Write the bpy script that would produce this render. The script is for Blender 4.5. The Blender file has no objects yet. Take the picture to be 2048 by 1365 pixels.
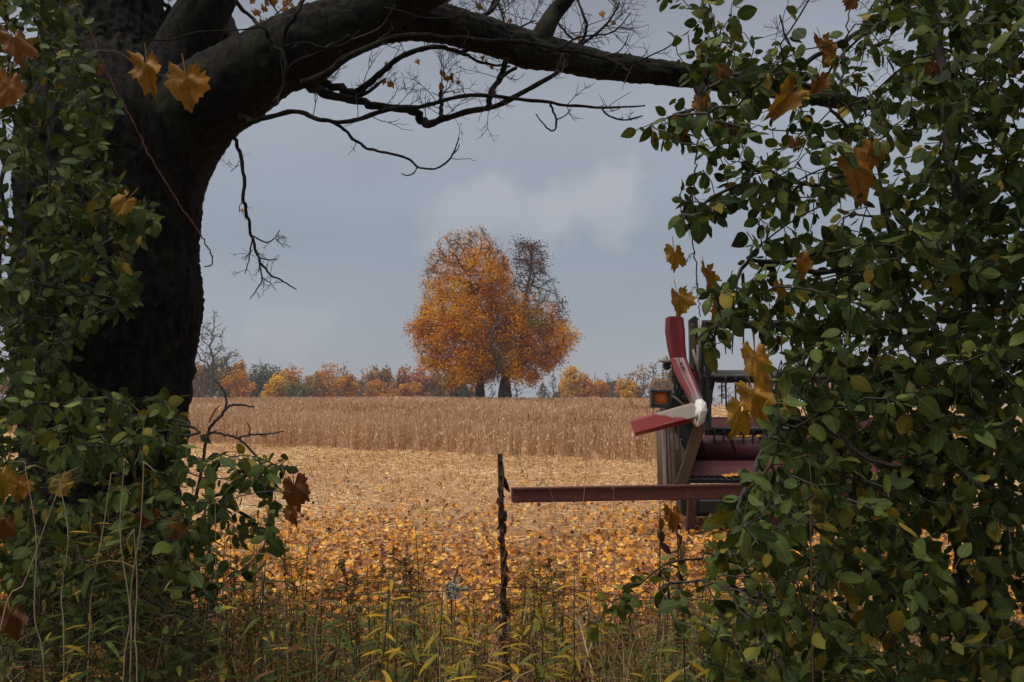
import bpy, math, random
import numpy as np
from mathutils import Matrix, Vector

# ------------------------------------------------------------------ camera, sky, sun, exposure
scene = bpy.context.scene
COL = scene.collection
FPX, HORIZON, EYE = 1991.0, 800.0, 1.6          # focal length in photo pixels, eye-level row, eye height in metres
PITCH = math.atan((HORIZON - 682.5) / FPX)
cam_data = bpy.data.cameras.new('camera')
cam_data.sensor_width = 36.0
cam_data.lens = 36.0 * FPX / 2048.0
cam_data.clip_start = 0.05
cam_data.clip_end = 8000.0
cam = bpy.data.objects.new('camera', cam_data)
COL.objects.link(cam)
cam.location = (0, 0, EYE)
cam.rotation_euler = (math.radians(90) + PITCH, 0, 0)
scene.camera = cam

SUN_ELEV, SUN_AZ = math.radians(70), math.radians(-110)     # azimuth from +Y, negative = to the left
SKY_STRENGTH = 0.1
scene.view_settings.view_transform = 'Standard'
scene.view_settings.look = 'None'
scene.view_settings.gamma = 1.0
scene.view_settings.use_curve_mapping = False
scene.view_settings.exposure = 1.3
scene.cycles.max_bounces = 5
scene.cycles.diffuse_bounces = 3
scene.cycles.glossy_bounces = 2
scene.cycles.transmission_bounces = 3
scene.cycles.transparent_max_bounces = 6
scene.cycles.volume_bounces = 0
scene.cycles.caustics_reflective = False
scene.cycles.caustics_refractive = False
scene.cycles.use_denoising = True


def ray(px, py):
    c, s = math.cos(PITCH), math.sin(PITCH)
    u, v = (px - 1024.0) / FPX, (682.5 - py) / FPX
    return np.array([u, c - v * s, s + v * c])


def at(px, py, Y):
    """World point seen at photo pixel (px, py) at forward distance Y."""
    d = ray(px, py)
    return np.array([0, 0, EYE]) + d * (Y / d[1])


def atv(px, py, Y):
    px, py, Y = (np.asarray(a, float) for a in (px, py, Y))
    c, s = math.cos(PITCH), math.sin(PITCH)
    u, v = (px - 1024.0) / FPX, (682.5 - py) / FPX
    k = Y / (c - v * s)
    return np.stack([u * k, Y * np.ones_like(k), EYE + (s + v * c) * k], -1)


def project(P):
    P = np.asarray(P, float)
    c, s = math.cos(PITCH), math.sin(PITCH)
    z = P[..., 2] - EYE
    fwd = P[..., 1] * c + z * s
    up = -P[..., 1] * s + z * c
    fwd = np.maximum(fwd, 0.05)
    return 1024 + FPX * P[..., 0] / fwd, 682.5 - FPX * up / fwd, fwd


# world: thick even overcast over a clear-sky base
world = bpy.data.worlds.new('World')
scene.world = world
world.use_nodes = True
wn, wl = world.node_tree.nodes, world.node_tree.links
wn.clear()
w_out = wn.new('ShaderNodeOutputWorld')
w_bg = wn.new('ShaderNodeBackground')
w_bg.inputs['Strength'].default_value = SKY_STRENGTH
wl.new(w_bg.outputs[0], w_out.inputs[0])
w_sky = wn.new('ShaderNodeTexSky')
w_sky.sky_type = 'NISHITA'
w_sky.sun_disc = False
w_sky.sun_elevation = SUN_ELEV
w_sky.sun_rotation = SUN_AZ
w_tc = wn.new('ShaderNodeTexCoord')
w_sep = wn.new('ShaderNodeSeparateXYZ')
wl.new(w_tc.outputs['Generated'], w_sep.inputs[0])
w_map = wn.new('ShaderNodeMapping')
w_map.inputs['Scale'].default_value = (1.0, 1.0, 3.2)
wl.new(w_tc.outputs['Generated'], w_map.inputs[0])
w_n1 = wn.new('ShaderNodeTexNoise')
w_n1.inputs['Scale'].default_value = 2.6
w_n1.inputs['Detail'].default_value = 6
w_n1.inputs['Roughness'].default_value = 0.5
wl.new(w_map.outputs[0], w_n1.inputs['Vector'])
w_ramp = wn.new('ShaderNodeValToRGB')                  # cloud deck: paler low over the field, lens vignetting darkened in higher up
er = w_ramp.color_ramp
er.elements[0].position = 0.0
er.elements[0].color = (0.138, 0.146, 0.163, 1)
er.elements[1].position = 0.16
er.elements[1].color = (0.111, 0.127, 0.150, 1)
e = er.elements.new(0.28); e.color = (0.140, 0.151, 0.172, 1)
e = er.elements.new(0.40); e.color = (0.105, 0.110, 0.130, 1)
wl.new(w_sep.outputs['Z'], w_ramp.inputs[0])
w_var = wn.new('ShaderNodeMapRange')
w_var.inputs['From Min'].default_value = 0.3
w_var.inputs['From Max'].default_value = 0.7
w_var.inputs['To Min'].default_value = 9.1
w_var.inputs['To Max'].default_value = 10.9
wl.new(w_n1.outputs['Fac'], w_var.inputs[0])
w_mul = wn.new('ShaderNodeVectorMath'); w_mul.operation = 'SCALE'
wl.new(w_ramp.outputs[0], w_mul.inputs[0])
wl.new(w_var.outputs[0], w_mul.inputs['Scale'])
w_mix = wn.new('ShaderNodeMix'); w_mix.data_type = 'RGBA'
w_mix.inputs[0].default_value = 0.96
wl.new(w_sky.outputs[0], w_mix.inputs[6])
wl.new(w_mul.outputs[0], w_mix.inputs[7])
# the paler bank of cloud low over the field
last = w_mix.outputs[2]
w_n2 = wn.new('ShaderNodeTexNoise')
w_n2.inputs['Scale'].default_value = 22.0
w_n2.inputs['Detail'].default_value = 7
wl.new(w_tc.outputs['Generated'], w_n2.inputs['Vector'])
acc = None
for px, py, rad, amt in ((925, 458, 0.033, .8), (955, 435, 0.034, .9), (990, 412, 0.034, .9), (1030, 450, .036, .6), (1085, 445, 0.034, .8), (1125, 425, 0.036, 1.0), (1165, 400, 0.036, 1.0), (1205, 385, 0.036, 1.0), (1215, 425, .034, .9), (565, 668, 0.030, .5), (610, 655, .024, .5)):
    d0 = ray(px, py); d0 /= np.linalg.norm(d0)
    dist = wn.new('ShaderNodeVectorMath'); dist.operation = 'DISTANCE'
    wl.new(w_tc.outputs['Generated'], dist.inputs[0]); dist.inputs[1].default_value = d0
    wob = wn.new('ShaderNodeMath'); wob.operation = 'MULTIPLY_ADD'
    wl.new(w_n2.outputs['Fac'], wob.inputs[0]); wob.inputs[1].default_value = -0.095
    wl.new(dist.outputs['Value'], wob.inputs[2])
    mr = wn.new('ShaderNodeMapRange'); mr.interpolation_type = 'SMOOTHSTEP'
    mr.inputs['From Min'].default_value = rad - 0.036
    mr.inputs['From Max'].default_value = rad - 0.066
    mr.inputs['To Min'].default_value = 0.0
    mr.inputs['To Max'].default_value = amt
    wl.new(wob.outputs[0], mr.inputs[0])
    if acc is None:
        acc = mr.outputs[0]
    else:
        mx = wn.new('ShaderNodeMath'); mx.operation = 'MAXIMUM'
        wl.new(acc, mx.inputs[0]); wl.new(mr.outputs[0], mx.inputs[1]); acc = mx.outputs[0]
w_cm = wn.new('ShaderNodeMath'); w_cm.operation = 'MULTIPLY'; w_cm.inputs[1].default_value = 0.5
wl.new(acc, w_cm.inputs[0])
w_mix2 = wn.new('ShaderNodeMix'); w_mix2.data_type = 'RGBA'
wl.new(w_cm.outputs[0], w_mix2.inputs[0]); wl.new(last, w_mix2.inputs[6])
w_mix2.inputs[7].default_value = (2.0, 2.03, 2.18, 1)
wl.new(w_mix2.outputs[2], w_bg.inputs['Color'])

sun_data = bpy.data.lights.new('sun', 'SUN')
sun_data.energy = 1.5
sun_data.angle = math.radians(60)
sun_data.color = (1.0, 0.95, 0.88)
sun = bpy.data.objects.new('sun', sun_data)
COL.objects.link(sun)
sd = Vector((math.cos(SUN_ELEV) * math.sin(SUN_AZ), math.cos(SUN_ELEV) * math.cos(SUN_AZ), math.sin(SUN_ELEV)))
sun.rotation_euler = sd.to_track_quat('Z', 'Y').to_euler()
sun.location = (0, 0, 60)

# ------------------------------------------------------------------ helpers
R = np.random.default_rng(11)
random.seed(5)
_NT = np.random.default_rng(3).random(4096)


def vnoise(P):
    P = np.asarray(P, float)
    i = np.floor(P).astype(np.int64)
    f = P - i
    f = f * f * (3 - 2 * f)
    out = 0
    for dx in (0, 1):
        for dy in (0, 1):
            for dz in (0, 1):
                h = ((i[..., 0] + dx) * 73856093 ^ (i[..., 1] + dy) * 19349663 ^ (i[..., 2] + dz) * 83492791) & 4095
                w = (f[..., 0] if dx else 1 - f[..., 0]) * (f[..., 1] if dy else 1 - f[..., 1]) * (f[..., 2] if dz else 1 - f[..., 2])
                out = out + w * _NT[h]
    return out


def fbm(P, o=4):
    P = np.asarray(P, float)
    s, a = 0, 0.5
    for k in range(o):
        s = s + a * vnoise(P * 2 ** k + 17.3 * k)
        a *= 0.5
    return s


def unit(v):
    v = np.asarray(v, float)
    return v / np.maximum(np.linalg.norm(v, axis=-1, keepdims=True), 1e-9)


class Geo:
    def __init__(s):
        s.v, s.q, s.t, s.r, s.u, s.n = [], [], [], [], [], 0

    def add(s, V, Q=None, T=None, rnd=0.5, uv=None):
        V = np.asarray(V, float).reshape(-1, 3)
        m = len(V)
        if Q is not None and len(Q):
            s.q.append(np.asarray(Q, np.int64).reshape(-1, 4) + s.n)
        if T is not None and len(T):
            s.t.append(np.asarray(T, np.int64).reshape(-1, 3) + s.n)
        s.v.append(V)
        s.r.append(np.broadcast_to(np.asarray(rnd, float), (m,)).copy())
        s.u.append(np.zeros((m, 2)) if uv is None else np.asarray(uv, float).reshape(-1, 2))
        s.n += m
        return s

    def mesh(s, name, mat, origin=(0, 0, 0), smooth=True):
        me = bpy.data.meshes.new(name)
        V = np.concatenate(s.v) - np.asarray(origin, float)
        Q = np.concatenate(s.q) if s.q else np.zeros((0, 4), np.int64)
        T = np.concatenate(s.t) if s.t else np.zeros((0, 3), np.int64)
        nq, nt = len(Q), len(T)
        me.vertices.add(len(V))
        me.vertices.foreach_set('co', V.astype(np.float32).ravel())
        li = np.concatenate([Q.ravel(), T.ravel()]).astype(np.int32)
        me.loops.add(len(li))
        me.loops.foreach_set('vertex_index', li)
        me.polygons.add(nq + nt)
        st = np.concatenate([np.arange(nq) * 4, nq * 4 + np.arange(nt) * 3]).astype(np.int32)
        me.polygons.foreach_set('loop_start', st)
        me.polygons.foreach_set('loop_total', np.concatenate([np.full(nq, 4), np.full(nt, 3)]).astype(np.int32))
        me.polygons.foreach_set('use_smooth', np.full(nq + nt, bool(smooth)))
        a = me.attributes.new('rnd', 'FLOAT', 'POINT')
        a.data.foreach_set('value', np.concatenate(s.r).astype(np.float32))
        uvl = me.uv_layers.new(name='UVMap')
        uvl.data.foreach_set('uv', np.concatenate(s.u)[li].astype(np.float32).ravel())
        me.update(calc_edges=True)
        if mat is not None:
            me.materials.append(mat)
        return me

    def build(s, name, mat, parent=None, smooth=True, origin=None):
        o0 = np.array(parent.location) if parent is not None else np.array(origin if origin is not None else (0, 0, 0))
        if parent is not None and parent.parent is not None:
            o0 = o0 + np.array(parent.parent.location)
        o = bpy.data.objects.new(name, s.mesh(name, mat, o0, smooth))
        COL.objects.link(o)
        if parent is not None:
            o.parent = parent
        else:
            o.location = o0
        return o


def tag(o, label=None, cat=None, group=None, kind=None):
    if label: o['label'] = label
    if cat: o['category'] = cat
    if group: o['group'] = group
    if kind: o['kind'] = kind
    return o


def thing(name, loc, label, cat, group=None):
    o = bpy.data.objects.new(name, None)
    o.empty_display_size = 0.1
    COL.objects.link(o)
    o.location = Vector([float(x) for x in loc])
    return tag(o, label, cat, group)


def tube(geo, P, r, sides=6, rnd=0.5, cap=True, uvs=1.0):
    P = np.asarray(P, float)
    r = np.broadcast_to(np.asarray(r, float), (len(P),))
    t = unit(np.gradient(P, axis=0))
    ref = np.zeros(3); ref[np.argmin(np.abs(t.mean(0)))] = 1
    n1 = unit(np.cross(t, ref)); n2 = np.cross(t, n1)
    a = np.arange(sides) * 2 * math.pi / sides
    V = P[:, None] + r[:, None, None] * (np.cos(a)[None, :, None] * n1[:, None] + np.sin(a)[None, :, None] * n2[:, None])
    n = len(P)
    i = np.arange(n - 1)[:, None] * sides
    j = np.arange(sides)[None]
    k = (j + 1) % sides
    Q = np.stack([i + j, i + k, i + sides + k, i + sides + j], -1).reshape(-1, 4)
    L = np.concatenate([[0], np.cumsum(np.linalg.norm(np.diff(P, axis=0), axis=1))])
    uv = np.stack([np.broadcast_to(a / (2 * math.pi), (n, sides)), np.broadcast_to(L[:, None] * uvs, (n, sides))], -1).reshape(-1, 2)
    V = V.reshape(-1, 3)
    T = []
    if cap:
        V = np.concatenate([V, P[:1], P[-1:]])
        uv = np.concatenate([uv, [[.5, 0], [.5, L[-1]]]])
        c0, c1 = n * sides, n * sides + 1
        b = (n - 1) * sides
        T = [(c0, (q + 1) % sides, q) for q in range(sides)] + [(c1, b + q, b + (q + 1) % sides) for q in range(sides)]
    geo.add(V, Q, T, rnd, uv)


def smooth_path(P, n):
    """Catmull-Rom resample of rows (any columns) to n rows."""
    P = np.asarray(P, float)
    E = np.concatenate([[2 * P[0] - P[1]], P, [2 * P[-1] - P[-2]]])
    out = []
    for t in np.linspace(0, len(P) - 1 - 1e-6, n):
        i = int(t); f = t - i
        a, b, c, d = E[i], E[i + 1], E[i + 2], E[i + 3]
        out.append(0.5 * (2 * b + (c - a) * f + (2 * a - 5 * b + 4 * c - d) * f * f + (3 * b - a - 3 * c + d) * f ** 3))
    return np.array(out)


def box(geo, c, size, rot=None, rnd=0.5):
    """Chamfered box centred at c."""
    h = np.asarray(size, float) / 2
    b = min(h) * 0.16
    V, idx = [], {}
    for sx in (-1, 1):
        for sy in (-1, 1):
            for sz in (-1, 1):
                s = np.array([sx, sy, sz])
                for ax in range(3):
                    p = h - b; p[ax] = h[ax]
                    idx[(sx, sy, sz, ax)] = len(V); V.append(s * p)
    Q, T = [], []
    for ax in range(3):
        o1, o2 = [k for k in range(3) if k != ax]
        for sg in (-1, 1):
            f = []
            for (p, q) in ((-1, -1), (1, -1), (1, 1), (-1, 1)):
                s = [0, 0, 0]; s[ax] = sg; s[o1] = p; s[o2] = q
                f.append(idx[(*s, ax)])
            Q.append(f)
        for p in (-1, 1):
            for q in (-1, 1):
                s0 = [0, 0, 0]; s0[o1] = p; s0[o2] = q
                a0, a1 = list(s0), list(s0); a0[ax] = -1; a1[ax] = 1
                Q.append([idx[(*a0, o1)], idx[(*a1, o1)], idx[(*a1, o2)], idx[(*a0, o2)]])
    for sx in (-1, 1):
        for sy in (-1, 1):
            for sz in (-1, 1):
                T.append([idx[(sx, sy, sz, k)] for k in range(3)])
    V = np.array(V)
    if rot is not None:
        V = V @ np.asarray(rot).T
    geo.add(V + np.asarray(c, float), Q, T, rnd)


def beam(geo, a, b, w, h, rnd=0.5, up=(0, 0, 1)):
    """Chamfered bar from a to b, w across and h along 'up'."""
    a, b = np.asarray(a, float), np.asarray(b, float)
    y = unit(b - a); x = unit(np.cross(y, up)); z = np.cross(x, y)
    box(geo, (a + b) / 2, (w, np.linalg.norm(b - a), h), np.stack([x, y, z], 1), rnd)


def prism(geo, poly, off, rnd=0.5):
    """Polygon (n,3) extruded by vector off."""
    P = np.asarray(poly, float); n = len(P)
    V = np.concatenate([P, P + np.asarray(off, float), [P.mean(0)], [P.mean(0) + off]])
    Q = [(i, (i + 1) % n, n + (i + 1) % n, n + i) for i in range(n)]
    T = [(2 * n, (i + 1) % n, i) for i in range(n)] + [(2 * n + 1, n + i, n + (i + 1) % n) for i in range(n)]
    geo.add(V, Q, T, rnd)


def inside(poly, x, y):
    poly = np.asarray(poly, float)
    x, y = np.asarray(x), np.asarray(y)
    r = np.zeros(x.shape, bool)
    j = len(poly) - 1
    for i in range(len(poly)):
        xi, yi = poly[i]; xj, yj = poly[j]
        c = ((yi > y) != (yj > y)) & (x < (xj - xi) * (y - yi) / (yj - yi + 1e-12) + xi)
        r ^= c
        j = i
    return r


def sample_poly(poly, n, rng=R):
    poly = np.asarray(poly, float)
    lo, hi = poly.min(0), poly.max(0)
    out = np.zeros((0, 2))
    while len(out) < n:
        p = lo + rng.random((n * 2, 2)) * (hi - lo)
        out = np.concatenate([out, p[inside(poly, p[:, 0], p[:, 1])]])
    return out[:n]


# ---- growth by space colonisation
def colonize(att, nodes, par, step, di, dk, it=120, jit=0.25, trop=(0, 0, 0), rng=R):
    nodes = [np.asarray(p, float) for p in nodes]
    par = list(par)
    att = np.asarray(att, float)
    N = np.array(nodes)
    near = np.zeros(len(att), int); dist = np.full(len(att), 1e9)
    def upd(s, e):
        nonlocal near, dist
        for b in range(s, e, 256):
            d = np.linalg.norm(att[:, None] - N[None, b:min(b + 256, e)], axis=2)
            k = d.argmin(1); m = d[np.arange(len(att)), k]
            u = m < dist
            near[u] = b + k[u]; dist[u] = m[u]
    upd(0, len(N))
    trop = np.asarray(trop, float)
    for _ in range(it):
        keep = dist > dk
        att, near, dist = att[keep], near[keep], dist[keep]
        act = dist < di
        if not act.any():
            break
        D = np.zeros((len(N), 3))
        np.add.at(D, near[act], unit(att[act] - N[near[act]]))
        src = np.unique(near[act])
        d = unit(unit(D[src]) + jit * rng.normal(size=(len(src), 3)) * 0.5 + trop)
        new = N[src] + step * d
        s = len(N)
        N = np.concatenate([N, new]); par += list(src)
        upd(s, len(N))
        if len(N) > 30000:
            break
    return N, np.array(par)


def radii(par, rtip, p=2.4, cap=None):
    n = len(par)
    acc = np.zeros(n)
    for i in range(n - 1, -1, -1):
        if acc[i] == 0:
            acc[i] = rtip ** p
        if par[i] >= 0:
            acc[par[i]] += acc[i]
    r = acc ** (1 / p)
    return np.minimum(r, cap) if cap else r


def network(geo, N, par, rad, thick=0.0, thin=1e9, rnd=0.5, sides=(3, 5, 8), lim=(0.01, 0.04)):
    """Tubes along every chain of a branch network; only nodes with thick <= radius < thin."""
    n = len(N)
    ch = [[] for _ in range(n)]
    for i in range(n):
        if par[i] >= 0:
            ch[par[i]].append(i)
    stack = [(i, None) for i in range(n) if par[i] < 0]
    while stack:
        i, p = stack.pop()
        idx = [] if p is None else [p]
        while True:
            idx.append(i)
            if not ch[i]:
                break
            c = sorted(ch[i], key=lambda k: -rad[k])
            for k in c[1:]:
                stack.append((k, i))
            i = c[0]
        idx = np.array(idx)
        rr = rad[idx].copy()
        if p is not None:
            rr[0] = min(rr[0], rr[1] if len(rr) > 1 else rr[0])
        m = (rr >= thick) & (rr < thin)
        if m.sum() < 2:
            continue
        f = np.flatnonzero(m)
        lo, hi = f[0], f[-1]
        if lo > 0: lo -= 0
        Pn = N[idx[lo:hi + 1]]
        if len(Pn) < 2:
            continue
        rm = rr[lo:hi + 1].max()
        sd = sides[0] if rm < lim[0] else sides[1] if rm < lim[1] else sides[2]
        tube(geo, Pn, rr[lo:hi + 1], sd, rnd, cap=False)


# ---- leaves
def frame(axis, normal):
    y = unit(axis); x = unit(np.cross(y, normal)); z = np.cross(x, y)
    return np.stack([x, y, z], -1)


def leaf_ovate(w=0.36, fold=0.18, curl=0.25, twist=0.0, tip=0.12, chew=0, rng=random, rows=7):
    """Unit-length ovate leaf along +Y with a short stalk; returns V, Q, uv."""
    ts = np.array([0, .09, .27, .5, .73, .91, 1.0]) if rows == 7 else np.linspace(0, 1, rows)
    V, uv = [], []
    for t in ts:
        wd = w * (math.sin(math.pi * min(1, t ** 0.86)) ** 0.72 if 0 < t < 1 else 0.0)
        wd += 0.004
        a, b = wd * (1 + rng.uniform(-.045, .045)), wd * (1 + rng.uniform(-.045, .045))
        if chew and rng.random() < chew and 0 < t < 1:
            if rng.random() < .5: a *= rng.uniform(.3, .7)
            else: b *= rng.uniform(.3, .7)
        y = t
        z = -curl * t * t
        tw = twist * t
        for sgn, ww in ((-1, a), (0, 0), (1, b)):
            zz = z + abs(ww) * fold + rng.uniform(-.012, .012) - 0.35 * ww * ww / max(w, .01)
            V.append((sgn * ww * math.cos(tw), y, zz + sgn * ww * math.sin(tw)))
            uv.append((0.5 + 0.5 * sgn * min(1, ww / w), t))
    Q = []
    for i in range(rows - 1):
        for j in (0, 1):
            k = i * 3 + j
            Q.append((k, k + 1, k + 4, k + 3))
    n = len(V)
    V += [(-.012, -.28, .02), (.012, -.28, .02), (.012, 0.02, 0), (-.012, .02, 0)]
    uv += [(.5, 0)] * 4
    Q.append((n, n + 1, n + 2, n + 3))
    return np.array(V), np.array(Q), np.array(uv)


def leaf_lobed(rng, lobes=5, teeth=5, depth=0.45, crumple=0.12, droop=0.3, per=None, rings=(0.3, 0.55, 0.8)):
    """Maple/grape leaf with its stalk end at the origin, blade along +Y, about 1 long and 1 wide."""
    n = lobes * teeth + (1 - lobes * teeth % 2)
    angs = np.linspace(-math.pi * 0.86, math.pi * 0.86, n)
    out = []
    lob = [rng.uniform(.72, 1.12) for _ in range(lobes + 1)]
    for i, a in enumerate(angs):
        k = (i + 0.5) / n * lobes
        f = abs((k % 1) - 0.5) * 2
        base = 0.62 + 0.38 * math.cos(a * 0.55)
        rr = base * lob[min(lobes, int(k))] * (1 - depth * f ** 1.3) * (1 + (0.075 if i % 2 else -0.075)) * (1 + rng.uniform(-.08, .08))
        out.append((rr * math.sin(a), rr * math.cos(a)))
    out = np.array(out)
    out[:, 1] += 0.18
    c = np.array([0, 0.16])
    V = [[c[0], c[1]]]
    for s in rings:
        V += list(c + (out - c) * s)
    V += list(out)
    V = np.array(V)
    ph = [rng.uniform(0, 6.3) for _ in range(4)]
    x, y = V[:, 0], V[:, 1]
    z = crumple * (np.sin(5 * x + ph[0]) * np.cos(4 * y + ph[1]) + 0.6 * np.sin(9 * y + 6 * x + ph[2]) + .5 * np.sin(15 * x - 8 * y + ph[3])) - droop * (y * y) * .5 - droop * .9 * x * x * (1 if ph[3] > 2 else -.6)
    z += droop * .55 * np.abs(x)
    z += 0.05 * np.abs(np.sin(np.arctan2(x, y + .05) * 2.5))
    m = n
    T, Q = [], []
    for i in range(m - 1):
        T.append((0, 1 + i, 2 + i))
        for rr in range(len(rings)):
            a0, b0 = 1 + rr * m, 1 + (rr + 1) * m
            Q.append((a0 + i, b0 + i, b0 + i + 1, a0 + i + 1))
    V3 = np.stack([x * .74, y, z], 1) / 1.35
    uv = np.stack([0.5 + x * 0.5, 0.15 + y * 0.7], 1)
    k = len(V3)
    V3 = np.concatenate([V3, [(-.014, -.5, .05), (.014, -.5, .05), (.014, .18, 0), (-.014, .18, 0)]])
    uv = np.concatenate([uv, [(.5, .2)] * 4])
    Q.append((k, k + 1, k + 2, k + 3))
    return V3, np.array(Q), np.array(T), uv


def leaf_flat(rng, lobes=5):
    """Cheap fallen maple leaf: star outline as a fan, curled."""
    pts = []
    for i in range(lobes):
        a = (-0.8 + 1.6 * i / (lobes - 1)) * math.pi * .92
        b = a + 0.2 * math.pi * .92
        r0 = rng.uniform(.8, 1.05) * (1 - 0.18 * abs(i - 2) / 2)
        pts.append((r0 * math.sin(a), r0 * math.cos(a)))
        pts.append((.48 * math.sin(b), .48 * math.cos(b)))
    P = np.array([(0, 0)] + pts) * .5
    c1, c2 = rng.uniform(-.7, .9), rng.uniform(-.7, .9)
    z = c1 * P[:, 0] ** 2 + c2 * P[:, 1] ** 2 + np.array([rng.uniform(-.05, .05) for _ in P])
    V = np.concatenate([P, z[:, None]], 1)
    n = len(pts)
    T = np.array([(0, 1 + i, 1 + (i + 1) % n) for i in range(n)])
    return V, T, np.stack([.5 + P[:, 0], .5 + P[:, 1]], 1)


def instances(geo, variants, vid, Rm, s, pos, rnd):
    """Join many copies of variant meshes (V, Q, T, uv) into geo."""
    for k, (V, Q, T, uv) in enumerate(variants):
        m = np.flatnonzero(vid == k)
        if not len(m):
            continue
        W = np.einsum('nij,vj->nvi', Rm[m], V) * s[m][:, None, None] + pos[m][:, None]
        nv = len(V)
        off = (np.arange(len(m)) * nv)[:, None, None]
        geo.add(W.reshape(-1, 3),
                (np.asarray(Q)[None] + off).reshape(-1, 4) if Q is not None and len(Q) else None,
                (np.asarray(T)[None] + off).reshape(-1, 3) if T is not None and len(T) else None,
                np.repeat(rnd[m], nv), np.tile(uv, (len(m), 1)))


def leaf_parts(name, meshes, vid, Rm, s, pos, parent):
    base = np.array(parent.location)
    for i in range(len(vid)):
        o = bpy.data.objects.new(name, meshes[vid[i]])
        COL.objects.link(o)
        o.parent = parent
        M = np.eye(4); M[:3, :3] = Rm[i] * s[i]; M[:3, 3] = pos[i] - base
        o.matrix_local = Matrix(M.tolist())


def front_ones(pos, size, n, cell=13):
    """Indices of the n leaves that show largest: nearest in their picture cell, inside the frame."""
    x, y, d = project(pos)
    ok = (x > 0) & (x < 2048) & (y > 0) & (y < 1365)
    idx = np.flatnonzero(ok)
    idx = idx[np.argsort(d[idx])]
    seen, out = set(), []
    for i in idx:
        c = (int(x[i] // cell), int(y[i] // cell))
        if c in seen:
            continue
        pr = int(size[i] / d[i] * FPX / cell * .4)
        for a in range(-pr, pr + 1):
            for b in range(-pr, pr + 1):
                seen.add((c[0] + a, c[1] + b))
        out.append(i)
    out = sorted(out, key=lambda i: -size[i] / d[i])
    return np.array(out[:n], int)


# ------------------------------------------------------------------ materials
def nodes_of(name):
    m = bpy.data.materials.new(name)
    m.use_nodes = True
    nt = m.node_tree
    b = nt.nodes['Principled BSDF']
    return m, nt, b


def ramp(nt, stops, fac, interp='LINEAR'):
    n = nt.nodes.new('ShaderNodeValToRGB')
    cr = n.color_ramp
    cr.interpolation = interp
    while len(cr.elements) < len(stops):
        cr.elements.new(0.5)
    for e, (p, c) in zip(cr.elements, stops):
        e.position = p
        e.color = (*c, 1)
    nt.links.new(fac, n.inputs[0])
    return n.outputs[0]


def noise(nt, scale, detail=4, rough=0.55, vec=None, out='Fac'):
    n = nt.nodes.new('ShaderNodeTexNoise')
    n.inputs['Scale'].default_value = scale
    n.inputs['Detail'].default_value = detail
    n.inputs['Roughness'].default_value = rough
    if vec is not None:
        nt.links.new(vec, n.inputs['Vector'])
    return n.outputs[out]


def obj_coord(nt, scale=None, kind='Object'):
    tc = nt.nodes.new('ShaderNodeTexCoord')
    if scale is None:
        return tc.outputs[kind]
    mp = nt.nodes.new('ShaderNodeMapping')
    mp.inputs['Scale'].default_value = scale
    nt.links.new(tc.outputs[kind], mp.inputs[0])
    return mp.outputs[0]


def mapr(nt, v, a, b, c=0.0, d=1.0):
    n = nt.nodes.new('ShaderNodeMapRange')
    for k, x in zip(('From Min', 'From Max', 'To Min', 'To Max'), (a, b, c, d)):
        n.inputs[k].default_value = x
    nt.links.new(v, n.inputs[0])
    return n.outputs[0]


def mix(nt, f, a, b, mode='MIX'):
    n = nt.nodes.new('ShaderNodeMix')
    n.data_type = 'RGBA'
    n.blend_type = mode
    for s, v in ((0, f), (6, a), (7, b)):
        if hasattr(v, 'is_linked'):
            nt.links.new(v, n.inputs[s])
        elif s == 0:
            n.inputs[0].default_value = v
        else:
            n.inputs[s].default_value = (*v, 1)
    return n.outputs[2]


def math_(nt, op, a, b=None, c=None):
    n = nt.nodes.new('ShaderNodeMath')
    n.operation = op
    for i, v in enumerate((a, b, c)):
        if v is None:
            continue
        if hasattr(v, 'is_linked'):
            nt.links.new(v, n.inputs[i])
        else:
            n.inputs[i].default_value = v
    return n.outputs[0]


def bump(nt, b, h, strength=0.5, dist=0.01):
    n = nt.nodes.new('ShaderNodeBump')
    n.inputs['Strength'].default_value = strength
    n.inputs['Distance'].default_value = dist
    nt.links.new(h, n.inputs['Height'])
    nt.links.new(n.outputs[0], b.inputs['Normal'])


def attr(nt, name='rnd'):
    n = nt.nodes.new('ShaderNodeAttribute')
    n.attribute_name = name
    return n.outputs['Fac']


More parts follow.
